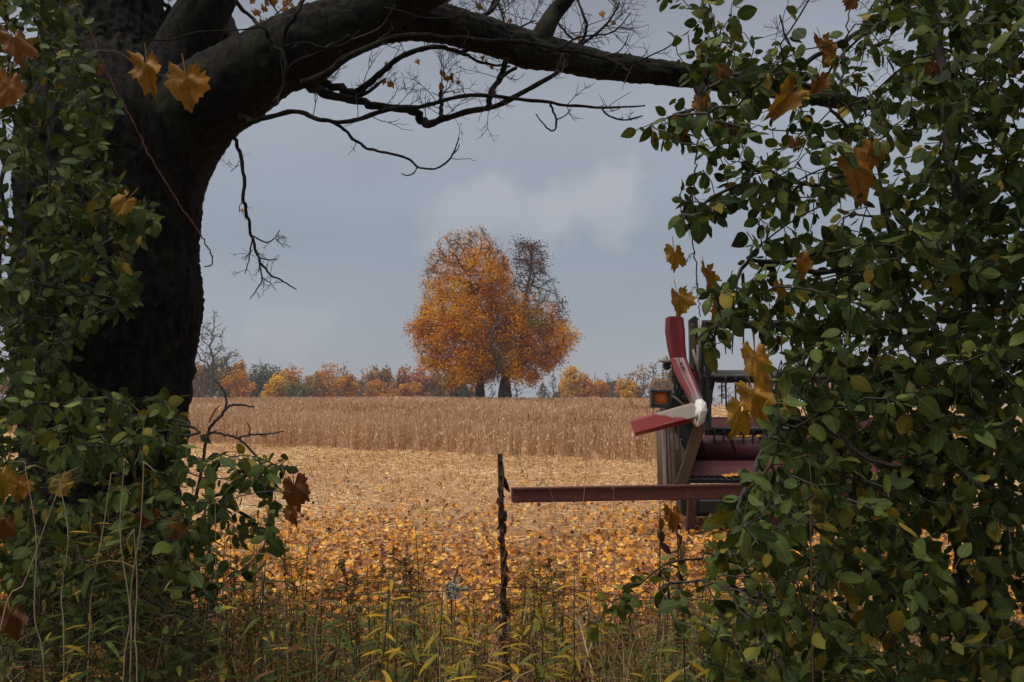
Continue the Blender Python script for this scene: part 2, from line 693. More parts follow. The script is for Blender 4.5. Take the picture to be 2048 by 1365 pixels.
def leafy(name, stops, trans=0.25, rough=0.55, veins=0.0, spots=None, under=1.3, var=0.25, nscale=60.0, spec=0.35):
    """Leaf material: colour by each leaf's own number, side veins, blotches, light through the blade."""
    m, nt, b = nodes_of(name)
    col = ramp(nt, stops, attr(nt))
    co = obj_coord(nt)
    nz = noise(nt, nscale, 3, vec=co)
    br = mapr(nt, nz, 0.3, 0.7, 1 - var, 1 + var)
    sc = nt.nodes.new('ShaderNodeVectorMath'); sc.operation = 'SCALE'
    nt.links.new(col, sc.inputs[0]); nt.links.new(br, sc.inputs['Scale'])
    col = sc.outputs[0]
    if spots:
        f = mapr(nt, noise(nt, nscale * 0.7, 4, vec=co), spots[0], spots[0] + .07)
        col = mix(nt, f, col, spots[1])
    if veins:
        uv = nt.nodes.new('ShaderNodeUVMap')
        sp = nt.nodes.new('ShaderNodeSeparateXYZ')
        nt.links.new(uv.outputs[0], sp.inputs[0])
        ax = math_(nt, 'ABSOLUTE', math_(nt, 'SUBTRACT', sp.outputs[0], 0.5))
        ph = math_(nt, 'MULTIPLY', math_(nt, 'SUBTRACT', sp.outputs[1], math_(nt, 'MULTIPLY', ax, 0.7)), 44.0)
        sv = math_(nt, 'POWER', math_(nt, 'ABSOLUTE', math_(nt, 'COSINE', ph)), 9.0)
        mid = mapr(nt, ax, 0.0, 0.05, 1.0, 0.0)
        v = math_(nt, 'MAXIMUM', math_(nt, 'MULTIPLY', sv, 0.6), mid)
        if veins < 0:
            an = math_(nt, 'ARCTAN2', math_(nt, 'SUBTRACT', sp.outputs[0], .5), math_(nt, 'SUBTRACT', sp.outputs[1], .22))
            v1 = math_(nt, 'POWER', math_(nt, 'ABSOLUTE', math_(nt, 'COSINE', math_(nt, 'MULTIPLY', an, 2.5))), 60.0)
            v2 = math_(nt, 'POWER', math_(nt, 'ABSOLUTE', math_(nt, 'COSINE', math_(nt, 'ADD', math_(nt, 'MULTIPLY', an, 12.0), math_(nt, 'MULTIPLY', sp.outputs[1], 18.0)))), 14.0)
            v = math_(nt, 'MAXIMUM', v1, math_(nt, 'MULTIPLY', v2, .45))
        bump(nt, b, v, -0.7, 0.002)
        col = mix(nt, math_(nt, 'MULTIPLY', v, abs(veins)), col, mix(nt, 0.6, col, (.35, .4, .16) if veins > 0 else (.10, .035, .010)))
    geo_ = nt.nodes.new('ShaderNodeNewGeometry')
    u2 = nt.nodes.new('ShaderNodeVectorMath'); u2.operation = 'SCALE'
    nt.links.new(col, u2.inputs[0]); u2.inputs['Scale'].default_value = under
    col2 = mix(nt, geo_.outputs['Backfacing'], col, u2.outputs[0])
    nt.links.new(col2, b.inputs['Base Color'])
    b.inputs['Roughness'].default_value = rough
    b.inputs['Specular IOR Level'].default_value = spec
    if trans:
        tr = nt.nodes.new('ShaderNodeBsdfTranslucent')
        nt.links.new(mix(nt, 1.0, col, (1.0, 1.0, .55), 'MULTIPLY'), tr.inputs['Color'])
        ms = nt.nodes.new('ShaderNodeMixShader')
        ms.inputs[0].default_value = trans
        nt.links.new(b.outputs[0], ms.inputs[1]); nt.links.new(tr.outputs[0], ms.inputs[2])
        nt.links.new(ms.outputs[0], nt.nodes['Material Output'].inputs[0])
    return m


def simple(name, c1, c2, scale=8.0, rough=0.7, metal=0.0, bmp=0.3, bdist=0.004, lo=0.35, hi=0.65, stretch=None, spec=0.4, detail=6):
    m, nt, b = nodes_of(name)
    co = obj_coord(nt, stretch)
    nz = noise(nt, scale, detail, 0.6, co)
    nt.links.new(ramp(nt, [(lo, c1), (hi, c2)], nz), b.inputs['Base Color'])
    b.inputs['Roughness'].default_value = rough
    b.inputs['Metallic'].default_value = metal
    b.inputs['Specular IOR Level'].default_value = spec
    if bmp:
        bump(nt, b, noise(nt, scale * 3, 5, 0.65, co), bmp, bdist)
    return m


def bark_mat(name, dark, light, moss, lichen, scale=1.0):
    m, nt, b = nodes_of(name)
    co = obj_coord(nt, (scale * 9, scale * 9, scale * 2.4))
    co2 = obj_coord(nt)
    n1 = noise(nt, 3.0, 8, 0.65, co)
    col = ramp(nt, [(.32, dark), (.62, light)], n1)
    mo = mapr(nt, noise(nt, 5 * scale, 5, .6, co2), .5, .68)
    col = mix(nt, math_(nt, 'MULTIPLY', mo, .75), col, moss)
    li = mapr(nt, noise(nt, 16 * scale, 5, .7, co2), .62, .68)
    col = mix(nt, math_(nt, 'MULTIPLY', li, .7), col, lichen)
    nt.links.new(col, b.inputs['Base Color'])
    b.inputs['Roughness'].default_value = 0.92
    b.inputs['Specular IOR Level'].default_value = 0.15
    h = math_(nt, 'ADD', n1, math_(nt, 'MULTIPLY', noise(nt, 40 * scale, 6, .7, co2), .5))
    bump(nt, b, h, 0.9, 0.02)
    return m


MAT = {}

# ------------------------------------------------------------------ land
def sstep(a, b, x):
    t = np.clip((np.asarray(x, float) - a) / (b - a), 0, 1)
    return t * t * (3 - 2 * t)


def gz(X, Y):
    X, Y = np.asarray(X, float), np.asarray(Y, float)
    crest = 1.0 - 0.010 * np.clip(X, 0, 60) - 0.002 * np.clip(-X, 0, 60)
    z = crest * sstep(24, 96, Y) - 3.2 * sstep(108, 250, Y) - 4.0 * sstep(260, 900, Y)
    z = z + 0.03 * (fbm(np.stack([X * .5, Y * .5, X * 0], -1), 2) - .37) * sstep(3, 8, Y)
    return z


def ground_material():
    m, nt, b = nodes_of('field_soil')
    co = obj_coord(nt)
    n1 = noise(nt, 7.0, 8, .7, co)
    n2 = noise(nt, 0.35, 4, .5, co)
    col = ramp(nt, [(.34, (.13, .066, .034)), (.5, (.40, .235, .12)), (.66, (.64, .42, .23))], n1)
    col = mix(nt, mapr(nt, n2, .35, .65, 0, .35), col, (.30, .19, .10))
    sp = nt.nodes.new('ShaderNodeSeparateXYZ'); nt.links.new(co, sp.inputs[0])
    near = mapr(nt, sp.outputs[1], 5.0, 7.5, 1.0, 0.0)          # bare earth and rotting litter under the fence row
    lf = mapr(nt, sp.outputs[1], 9.5, 15.0, .85, 0.0)            # brown layer of last weeks' leaves under the tree's reach
    col = mix(nt, lf, col, ramp(nt, [(.34, (.05, .022, .010)), (.52, (.22, .085, .024)), (.68, (.48, .20, .05))], n1))
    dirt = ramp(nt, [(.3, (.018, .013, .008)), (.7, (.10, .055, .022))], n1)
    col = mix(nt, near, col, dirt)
    nt.links.new(col, b.inputs['Base Color'])
    b.inputs['Roughness'].default_value = 0.95
    b.inputs['Specular IOR Level'].default_value = 0.1
    bump(nt, b, n1, 0.8, 0.05)
    return m


xs = np.sinh(np.linspace(-6.2, 6.2, 81)) * 12.0
ys = np.concatenate([np.linspace(-60, 0, 13), np.linspace(0, 40, 81)[1:], np.linspace(40, 130, 61)[1:], np.geomspace(130, 5000, 50)[1:]])
GX, GY = np.meshgrid(xs, ys)
V = np.stack([GX, GY, gz(GX, GY)], -1)
nx, ny = len(xs), len(ys)
ii, jj = np.meshgrid(np.arange(ny - 1), np.arange(nx - 1), indexing='ij')
Q = np.stack([ii * nx + jj, ii * nx + jj + 1, (ii + 1) * nx + jj + 1, (ii + 1) * nx + jj], -1).reshape(-1, 4)
g = Geo().add(V, Q)
tag(g.build('ground', ground_material()), 'harvested field rising gently to a low crest', None, None, 'structure')

# ---- standing soybeans, dry and brown, in rows running away from the camera
MAT['soy'] = leafy('dry_soybean', [(0, (.18, .095, .058)), (.3, (.45, .285, .165)), (.7, (.60, .41, .255)), (1, (.70, .53, .36))], trans=.12, rough=.8, var=.2, spec=.1)
rs = np.random.default_rng(21)


def edge_y(X):
    return 35.0 - (np.asarray(X) + 11.0) * 0.646 + 0.5 * np.sin(np.asarray(X) * 1.7)


def soy_variant(rg, pods, hi):
    V, Q, r = [], [], []
    lean = rg.normal(0, .06, 2)
    def quad(p, a, b):
        n = len(V)
        V.extend([p - a, p + a, p + a + b, p - a + b])
        Q.append((n, n + 1, n + 2, n + 3))
    for k in range(2):
        a = np.array([math.cos(k * 1.57), math.sin(k * 1.57), 0]) * .006 * hi
        quad(np.zeros(3), a, np.array([lean[0], lean[1], .85]))
    for k in range(pods):
        h = rg.uniform(.14, .95)
        th = rg.uniform(0, 6.28)
        rr = rg.uniform(.01, .13) * (1.1 - .4 * h)
        p = np.array([lean[0] * h + rr * math.cos(th), lean[1] * h + rr * math.sin(th), h * .88])
        d = np.array([rg.normal(0, .4), rg.normal(0, .4), rg.choice([-1, 1]) * 1.0])
        t2 = rg.uniform(0, 6.28)
        a = np.array([math.cos(t2), math.sin(t2), 0]) * rg.uniform(.006, .011) * hi
        quad(p, a, unit(d) * rg.uniform(.045, .085) * (0.6 + 0.4 * hi))
    V = np.array(V)
    return V, np.array(Q), None, np.zeros((len(V), 2))


def soy_field():
    geo = Geo()
    near = [soy_variant(rs, 10, 1.4) for _ in range(7)]
    far = [soy_variant(rs, 5, 2.9) for _ in range(7)]
    P, kind = [], []
    for row in np.arange(-88, 34) * 0.5:
        y = rs.uniform(18, 110, 1980)
        x = row + y * 0.035 + rs.normal(0, .085, len(y)) + .10 * np.sin(y * .3)
        e = edge_y(x)
        ok = (y > e) & (x < .165 * y + .5) & (np.abs(x) < .56 * y + 2)
        d = y - e
        keep = rs.random(len(y)) < np.where(d < 3.5, 1.0, np.where(d < 12, .45, np.where(y < 70, .2, .14)))
        m = ok & keep
        P.append(np.stack([x[m], y[m]], 1)); kind.append(d[m] > 14)
    P = np.concatenate(P); kind = np.concatenate(kind)
    P[kind] += rs.normal(0, .22, (kind.sum(), 2))
    n = len(P)
    pos = np.stack([P[:, 0], P[:, 1], gz(P[:, 0], P[:, 1]) - .01], 1)
    th = rs.uniform(0, 6.28, n)
    Rm = np.zeros((n, 3, 3)); Rm[:, 0, 0] = np.cos(th); Rm[:, 0, 1] = -np.sin(th); Rm[:, 1, 0] = np.sin(th); Rm[:, 1, 1] = np.cos(th); Rm[:, 2, 2] = 1
    patch = fbm(np.stack([P[:, 0] * .12, P[:, 1] * .05, 0 * P[:, 0]], 1), 3)
    s = rs.uniform(.82, 1.08, n) * (0.86 + .3 * patch)
    rnd = np.clip(.5 + .9 * (patch - .42) + rs.normal(0, .2, n), 0, 1)
    vid = rs.integers(0, 7, n)
    a = ~kind
    instances(geo, near, vid[a], Rm[a], s[a], pos[a], rnd[a])
    a = kind
    instances(geo, far, vid[a], Rm[a], s[a], pos[a], rnd[a])
    o = geo.build('standing_soybeans', MAT['soy'], smooth=False)
    tag(o, 'dry brown soybean crop standing in rows up to the crest', 'crop', None, 'stuff')
    return n


print('soy plants', soy_field())

# ---- chaff and straw on the cut part of the field
MAT['straw'] = leafy('straw', [(0, (.22, .105, .045)), (.4, (.61, .375, .165)), (.8, (.79, .55, .275)), (1, (.85, .69, .42))], trans=.1, rough=.75, var=.15, spec=.15)


def chaff():
    n = 118000
    y = 6.0 + (44 - 6.0) * rs.random(n) ** 0.62
    x = (rs.random(n) * 2 - 1) * (.56 * y + 1.5)
    ok = ((y < edge_y(x) + .6) | (x > .165 * y + .3))
    ok &= rs.random(n) < np.where(y < 10, .15, np.where(y < 14, .5, 1))
    x, y = x[ok], y[ok]
    # beyond the crop's flank the stubble climbs on to the crest
    n2 = 26000
    y2 = rs.uniform(40, 118, n2); x2 = .165 * y2 + rs.random(n2) ** 1.4 * .42 * y2
    x, y = np.concatenate([x, x2]), np.concatenate([y, y2])
    n = len(x)
    far = y > 40
    L = rs.uniform(.05, .17, n) * np.where(far, 2.2, 1)
    w = rs.uniform(.004, .009, n) * (1 + y / 16) * .8
    th = rs.normal(0, .9, n)
    d = np.stack([np.cos(th), np.sin(th), rs.normal(0, .22, n)], 1)
    side = np.stack([-np.sin(th), np.cos(th), rs.normal(0, .5, n)], 1)
    c = np.stack([x, y, gz(x, y) + rs.uniform(.006, .05, n)], 1)
    a, b = d * L[:, None] * .5, unit(side) * w[:, None] * .5
    V = np.stack([c - a - b, c + a - b, c + a + b, c - a + b], 1).reshape(-1, 3)
    Q = np.arange(len(V)).reshape(-1, 4)
    patch = fbm(np.stack([x * .25, y * .5, 0 * x], 1), 3)
    rnd = np.clip(.46 + 1.2 * (patch - .42) + rs.normal(0, .30, n), 0, 1)
    o = Geo().add(V, Q, None, np.repeat(rnd, 4)).build('straw_litter', MAT['straw'], smooth=False)
    tag(o, 'pale chopped straw strewn over the cut field', 'straw', None, 'stuff')
    # cut stalks standing in short rows
    gs = Geo()
    m = 8000
    y = 9 + 26 * rs.random(m) ** .7; x = np.round(rs.uniform(-1, 1, m) * .55 * y / .5) * .5 + y * .035 + rs.normal(0, .14, m)
    ok = y < edge_y(x)
    x, y = x[ok], y[ok]; m = len(x)
    h = rs.uniform(.03, .10, m)
    c = np.stack([x, y, gz(x, y)], 1)
    up = np.stack([rs.normal(0, .3, m), rs.normal(0, .3, m), np.ones(m)], 1) * h[:, None]
    b = np.array([.005, 0, 0]) * (1 + y / 25)[:, None]
    V = np.stack([c - b, c + b, c + b + up, c - b + up], 1).reshape(-1, 3)
    gs.add(V, np.arange(len(V)).reshape(-1, 4), None, np.repeat(rs.uniform(.0, .8, m), 4))
    o = gs.build('stubble_stalks', MAT['straw'], smooth=False)
    tag(o, 'short cut stalks standing on the harvested ground', 'stubble', None, 'stuff')


chaff()

# ---- fallen maple leaves
FALL = [(0, (.07, .03, .014)), (.16, (.20, .085, .035)), (.28, (.46, .28, .14)), (.42, (.48, .165, .025)), (.62, (.68, .28, .025)), (.82, (.74, .38, .035)), (1, (.76, .50, .14))]
MAT['fallen'] = leafy('fallen_leaf', FALL, trans=.12, rough=.6, var=.3, under=1.1, nscale=25, spots=(.64, (.16, .07, .025)), spec=.25)
rl = np.random.default_rng(31)
FV = []
for k in range(14):
    v, t, uv = leaf_flat(random.Random(k))
    FV.append((v, None, t, uv))


def litter():
    n = 76000
    y = 4.8 + 27 * rl.random(n) ** 1.8
    x = (rl.random(n) * 2 - 1) * (.57 * y + .8)
    thin = fbm(np.stack([x * .55, y * .4, 0 * x], 1), 3)
    dens = np.clip(1.05 - sstep(8.5, 16.5, y) * .97 - .04 * sstep(16, 26, y) + (thin - .42) * 1.5 * sstep(20, 12, y), 0.012, 1)
    dens *= (y < edge_y(x) - .5)
    ok = rl.random(n) < dens
    x, y = x[ok], y[ok]; n = len(x)
    s = rl.uniform(.045, .102, n)
    pos = np.stack([x, y, gz(x, y) + rl.uniform(.012, .07, n)], 1)
    nrm = unit(np.stack([rl.normal(0, .75, n), rl.normal(-.25, .75, n), np.ones(n)], 1))
    th = rl.uniform(0, 6.28, n)
    ax = np.stack([np.cos(th), np.sin(th), 0 * th], 1)
    ax = unit(ax - nrm * (ax * nrm).sum(1)[:, None])
    Rm = frame(ax, nrm)
    rnd = np.clip(rl.normal(.46, .29, n), 0, 1)
    vid = rl.integers(0, len(FV), n)
    # the ones that show largest become objects of their own
    px, py, d = project(pos)
    cand = np.flatnonzero((px > 430) & (px < 1440) & (py > 1030) & (py < 1215))
    big = cand[np.argsort(-(s / d)[cand])][:300]
    rest = np.ones(n, bool); rest[big] = False
    geo = Geo()
    instances(geo, FV, vid[rest], Rm[rest], s[rest], pos[rest], rnd[rest])
    o = geo.build('leaf_litter', MAT['fallen'], smooth=False)
    tag(o, 'carpet of fallen orange and yellow maple leaves', 'leaves', None, 'stuff')
    tones = [('brown', .14), ('rust orange', .36), ('orange', .55), ('golden yellow', .78), ('pale yellow', .95)]
    meshes = {}
    for i in big:
        tn = min(range(5), key=lambda k: abs(tones[k][1] - rnd[i]))
        key = (int(vid[i]), tn)
        if key not in meshes:
            v, _, t, uv = FV[vid[i]]
            meshes[key] = Geo().add(v, None, t, tones[tn][1], uv).mesh('fallen_leaf', MAT['fallen'], smooth=False)
        ob = bpy.data.objects.new('fallen_leaf', meshes[key])
        COL.objects.link(ob)
        M = np.eye(4); M[:3, :3] = Rm[i] * s[i]; M[:3, 3] = pos[i]
        ob.matrix_world = Matrix(M.tolist())
        tag(ob, 'curled %s maple leaf lying in the leaf carpet beyond the weeds' % tones[tn][0], 'leaf', 'larger fallen leaves lying nearest the weeds, %s' % tones[tn][0])


litter()

# ------------------------------------------------------------------ trees out on the land
MAT['far_bark'] = simple('far_bark', (.04, .036, .032), (.11, .098, .085), 3, .9, 0, .4, .03)
MAT['grey_bark'] = simple('grey_bark', (.13, .13, .125), (.28, .28, .27), 3, .9, 0, .4, .03)


def leaf_cards(geo, C, n_each, spread, s0, s1, rnd_f, rg, flat=0.0):
    """Small kinked blades scattered round points C."""
    P = np.repeat(C, n_each, 0)
    P = P + rg.normal(0, spread, P.shape)
    n = len(P)
    if not n:
        return
    ax = unit(rg.normal(size=(n, 3)) + np.array([0, 0, -.25]))
    nr = unit(rg.normal(size=(n, 3)) + np.array([0, 0, flat]))
    sd = unit(np.cross(ax, nr))
    s = rg.uniform(s0, s1, n)[:, None]
    up = np.cross(sd, ax)
    V = np.stack([P - ax * s * .5, P + sd * s * .38 + up * s * .08, P + ax * s * .55, P - sd * s * .38 + up * s * .08], 1).reshape(-1, 3)
    geo.add(V, np.arange(4 * n).reshape(-1, 4), None, np.repeat(rnd_f(P), 4))


PAL = {
    'orange': [(0, (.20, .08, .014)), (.5, (.52, .235, .022)), (1, (.68, .37, .035))],
    'rust': [(0, (.15, .075, .036)), (.5, (.37, .195, .075)), (1, (.52, .31, .12))],
    'yellow': [(0, (.28, .15, .02)), (.5, (.64, .37, .04)), (1, (.74, .50, .07))],
    'green': [(0, (.035, .045, .025)), (.5, (.085, .095, .05)), (1, (.16, .15, .07))],
    'olive': [(0, (.06, .06, .02)), (.5, (.17, .15, .05)), (1, (.30, .25, .08))],
    'pink': [(0, (.20, .075, .05)), (.5, (.43, .18, .10)), (1, (.54, .29, .14))],
    'brown': [(0, (.06, .045, .035)), (.5, (.16, .11, .08)), (1, (.26, .17, .11))],
}
for k, st in PAL.items():
    MAT['crown_' + k] = leafy('crown_' + k, st, trans=.22, rough=.8, var=.15, nscale=2, spec=.1)


def far_tree(name, label, px, top, half, Y, pal, leaves=1.0, seed=0, group=None, bark='far_bark', bottom=None, cat='tree', nat=230, rt=.022):
    rg = np.random.default_rng(seed)
    base = at(px, 800, Y); base[2] = gz(base[0], base[1])
    H = at(px, top, Y)[2] - base[2]
    top -= 15 if Y > 200 else 0
    H = at(px, top, Y)[2] - base[2]
    hw = half * (1.4 if Y > 200 else 1.0) / FPX * Y
    lo = .22 if bottom is None else bottom
    # lumpy crown: a handful of lobes
    A = []
    k = 6
    for q in range(k):
        f = lo + (1 - lo) * (q + .6) / k
        prof = math.sin(math.pi * min(1, (f - lo) / (1 - lo) * .8 + .2)) ** .7
        for _ in range(2):
            c = np.array([rg.normal(0, .35), rg.normal(0, .35), 0]) * hw * prof
            c[2] = f * H * .93
            rr = np.array([.55 * hw * prof, .55 * hw * prof, H * .12]) * rg.uniform(.8, 1.2)
            A.append(c + unit(rg.normal(size=(nat // 12, 3))) * rr * rg.random((nat // 12, 1)) ** .4)
    A = np.concatenate(A); A[:, 2] = np.clip(A[:, 2], lo * H * .6, H)
    A = A + base
    st = max(.3, H * .05)
    m = max(3, int(H * lo * .9 / st) + 1)
    N0 = [base + np.array([0, 0, -.2])]
    for q in range(m):
        N0.append(N0[-1] + np.array([rg.normal(0, .06), rg.normal(0, .06), 1]) * st)
    N, par = colonize(A, N0, [-1] + list(range(m)), st, H, st * 1.1, 60, .5, (0, 0, .15), rg)
    rad = radii(par, rt * max(1, Y / 140), 2.3)
    t = thing(name, base, label, cat, group)
    gt = Geo(); network(gt, N, par, rad, 0, 1e9, sides=(3, 4, 7), lim=(.05, .15))
    if leaves < .5:                                  # fine spray of bare twigs
        tips = np.flatnonzero(rad < .05 * max(1, Y / 140))
        d = unit(N[tips] - N[par[tips]] + rg.normal(0, .5, (len(tips), 3)) * st)
        for _ in range(9):
            dd = unit(d + rg.normal(0, .45, d.shape) + np.array([0, 0, .2])) * st * rg.uniform(.8, 2.0, (len(tips), 1))
            b = unit(np.cross(dd, rg.normal(size=d.shape))) * .016 * max(1, Y / 140)
            P = N[tips]
            V = np.stack([P - b, P + b, P + dd], 1).reshape(-1, 3)
            gt.add(V, None, np.arange(len(V)).reshape(-1, 3))
    gt.build('trunk', MAT[bark], t)
    if leaves > 0:
        thinn = np.flatnonzero(rad < np.quantile(rad, .8))
        C = N[thinn]
        C = C[rg.random(len(C)) < min(1, leaves)]
        if len(C) == 0:
            C = N[thinn][:1]
        gc = Geo()
        z0, z1 = base[2], base[2] + H
        ph = rg.uniform(0, 9, 3)
        f = lambda P: np.clip(.25 + .35 * (P[:, 2] - z0) / (z1 - z0) + 1.0 * (fbm(P * .55 + ph, 2) - .37) + rg.normal(0, .1, len(P)), 0, 1)
        if leaves >= .7:
            Ls = []
            for q in range(16):
                u = unit(rg.normal(size=3)) * rg.random() ** .5
                c = np.array([u[0] * hw * .72, u[1] * hw * .72, H * (.56 + .34 * u[2])])
                r3 = np.array([.42 * hw, .42 * hw, .13 * H]) * rg.uniform(.7, 1.25)
                d_ = unit(rg.normal(size=(int(125 * leaves), 3)))
                Ls.append(base + c + d_ * r3 * rg.random((len(d_), 1)) ** .25)
            Ls = np.concatenate(Ls); Ls = Ls[Ls[:, 2] < base[2] + H * 1.02]
            leaf_cards(gc, Ls, 1, .12, .15 * Y / 100, .34 * Y / 100, f, rg, 1.6)
        else:
            leaf_cards(gc, C, 5, st * .6, .15 * Y / 100, .32 * Y / 100, f, rg, .5)
        gc.build('crown', MAT['crown_' + pal], t, smooth=False)
    return t


LEFT = [  # px, top row, half width, distance, palette, leafiness, words
    (18, 735, 40, 230, 'rust', 1, 'rust brown tree behind the shrub at the picture\'s left edge'),
    (-40, 740, 40, 235, 'rust', 1, None),
    (372, 728, 34, 225, 'rust', 1, 'rust brown tree showing just beside the big trunk, left of the tall bare tree'),
    (412, 716, 32, 240, 'brown', 1, 'dull brown tree directly behind the tall bare tree'),
    (447, 716, 33, 230, 'olive', 1, 'greyish olive tree right of the tall bare tree, above orange ones'),
    (470, 745, 30, 215, 'orange', 1, 'dull orange tree between the tall bare tree and the dark green tree'),
    (482, 728, 13, 218, 'orange', 1, 'narrow orange treetop against the left flank of the dark green tree'),
    (522, 724, 40, 235, 'green', 1, 'dark grey green round tree, the darkest in the distant tree line'),
    (578, 737, 30, 225, 'orange', 1, 'bright orange round tree right of the dark green tree'),
    (548, 764, 24, 210, 'yellow', 1, 'low yellow tree at the foot of the dark green tree'),
    (592, 766, 26, 205, 'olive', 1, 'low olive bush under the bright orange tree, before the gap'),
    (613, 778, 10, 230, 'brown', .6, None),
    (655, 737, 34, 225, 'orange', 1, 'broad golden orange tree, first right of the gap in the tree line'),
    (630, 755, 20, 222, 'rust', 1, 'smaller russet tree against the left of the broad golden orange tree'),
    (688, 741, 20, 240, 'rust', .45, 'thin brown half bare tree right of the broad golden orange tree'),
    (702, 752, 17, 222, 'orange', 1, 'slim orange tree before the half bare brown one'),
    (727, 748, 17, 235, 'rust', .55, 'sparse russet tree midway between golden orange tree and big maples'),
    (752, 736, 16, 232, 'rust', .75, 'tall slender russet tree, left one of two near the tree line\'s middle'),
    (774, 737, 16, 232, 'rust', .7, 'tall slender russet tree, right one of two near the tree line\'s middle'),
    (803, 741, 20, 228, 'pink', .8, 'reddish tree with thin crown left of the pink red one'),
    (760, 768, 30, 215, 'orange', 1, 'low dull orange tree at the feet of the two slender russet trees'),
    (815, 768, 22, 218, 'orange', 1, 'low orange tree below the thin reddish crown'),
    (843, 741, 26, 224, 'pink', 1, 'pinkish red round tree just left of the big maples'),
    (870, 752, 24, 222, 'rust', 1, 'tawny brown tree beneath the left edge of the big maple crown'),
    (900, 764, 24, 226, 'brown', 1, 'grey brown low tree under the big maple crown, left of its trunks'),
    (928, 772, 18, 226, 'green', .9, 'low grey green tree just left of the thinner maple trunk'),
    (946, 784, 10, 226, 'rust', 1, None),
]
RIGHT = [
    (1108, 764, 22, 250, 'brown', .12, 'grey leafless tree, first right of the gap beside the big maples'),
    (1088, 775, 14, 250, 'brown', .1, None),
    (1143, 745, 23, 235, 'yellow', 1, 'dull golden round tree right of the grey leafless one'),
    (1168, 752, 13, 240, 'rust', .9, 'narrow russet tree right of the dull golden one'),
    (1192, 757, 19, 236, 'orange', .9, 'tawny orange tree in the middle of the right tree line'),
    (1215, 760, 14, 248, 'brown', .12, 'thin leafless tree right of the tawny orange one'),
    (1238, 763, 15, 252, 'brown', .08, 'thin leafless tree, second right of the tawny orange one'),
    (1253, 768, 16, 225, 'yellow', 1, 'low yellow tree in front of the leafless ones near the harvester header'),
    (1280, 742, 30, 240, 'rust', .65, 'wide russet half bare tree left of the harvester header'),
    (1302, 738, 24, 246, 'brown', .5, 'brown half bare tree right behind the amber lamp'),
    (1335, 745, 26, 238, 'rust', .8, None),
    (1452, 772, 24, 240, 'brown', .05, 'leafless tree seen through the reel of the harvester header'),
    (1400, 760, 24, 244, 'rust', .5, None),
    (1500, 770, 26, 244, 'rust', .6, None), (1570, 755, 30, 240, 'rust', .9, None), (1640, 760, 30, 236, 'orange', .9, None),
    (1720, 752, 34, 242, 'rust', .9, None), (1800, 758, 30, 238, 'brown', .8, None), (1890, 750, 36, 240, 'orange', .9, None), (1985, 752, 36, 244, 'rust', .9, None), (2075, 750, 36, 240, 'rust', .9, None),
]
rfill = random.Random(17)
FILL = [(px + rfill.uniform(-8, 8), rfill.uniform(766, 780), rfill.uniform(16, 28), rfill.uniform(255, 275), rfill.choice(['rust', 'brown', 'rust', 'olive', 'brown']), rfill.choice([1, .8, 1]), None) for px in (365, 400, 452, 505, 540, 640, 675, 715, 735, 790, 830, 885, 1125, 1160, 1215, 1240, 1270, 1310)]
for i, (px, top, hw, Y, pal, lv, lab) in enumerate(LEFT + RIGHT + FILL):
    if lab is None:
        lab = {'rust': 'russet tree in the distant tree line, mostly hidden behind nearer things',
               'brown': 'dull brown tree in the distant tree line, mostly hidden behind nearer things',
               'orange': 'orange tree in the distant tree line, mostly hidden behind nearer things',
               'olive': 'dull olive tree in the distant tree line, mostly hidden behind nearer trees'}[pal]
        gr = 'distant tree line, %s trees mostly hidden' % pal
    else:
        gr = 'trees of the distant tree line'
    far_tree('leafless_tree' if lv < .2 else 'autumn_tree', lab, px, top, hw, Y, pal, lv, 100 + i, gr, nat=170 if lv < 1 else 230)

# dark half-bare tree left of the field, with long upright limbs
far_tree('vine_hung_tree', 'tall dark half bare tree standing alone before the left tree line', 424, 614, 44, 150, 'brown', .42, 9, None, bottom=.18, nat=760, rt=.046)
far_tree('sapling', 'tiny leafless sapling between the two maple trunks', 985, 766, 9, 96, 'brown', .1, 61, 'saplings at the feet of the big maples', nat=80)
far_tree('sapling', 'small leafy sapling at the right foot of the thick maple trunk', 1034, 768, 11, 96, 'brown', .3, 62, 'saplings at the feet of the big maples', nat=80)

# ---- the pair of big maples on the crest
MAPLE = [(0, (.055, .018, .016)), (.16, (.13, .035, .028)), (.24, (.20, .062, .005)), (.5, (.60, .235, .006)), (.72, (.72, .335, .010)), (.88, (.74, .43, .03)), (.94, (.22, .17, .04)), (1, (.14, .13, .04))]
MAT['maple_crown'] = leafy('maple_crown', MAPLE, trans=.25, rough=.75, var=.15, nscale=1.5, spec=.12)
POLY_A = [(815, 651), (838, 632), (846, 600), (839, 554), (856, 510), (874, 478), (926, 460), (968, 460), (1003, 490), (1022, 534), (1035, 600), (1030, 680), (1005, 752), (967, 768), (932, 776), (897, 774), (836, 730), (852, 704), (827, 695)]
POLY_B = [(1026, 565), (1022, 505), (1030, 480), (1055, 475), (1090, 492), (1102, 507), (1092, 535), (1111, 551), (1112, 575), (1136, 610), (1126, 632), (1158, 677), (1126, 721), (1079, 760), (1061, 776), (1040, 764), (1010, 766), (985, 720), (1000, 640)]


def crown_points(poly, n, Y, D, rg):
    p = sample_poly(poly, n, rg)
    poly = np.array(poly)
    row = np.digitize(p[:, 1], np.linspace(450, 780, 34))
    off = np.zeros(n)
    for r_ in np.unique(row):
        m = row == r_
        c, h = (p[m, 0].max() + p[m, 0].min()) / 2, max(6, (p[m, 0].max() - p[m, 0].min()) / 2)
        off[m] = np.sqrt(np.clip(1 - ((p[m, 0] - c) / h) ** 2, .06, 1))
    yy = Y + (rg.random(n) * 2 - 1) * off * D
    return atv(p[:, 0], p[:, 1], yy), p


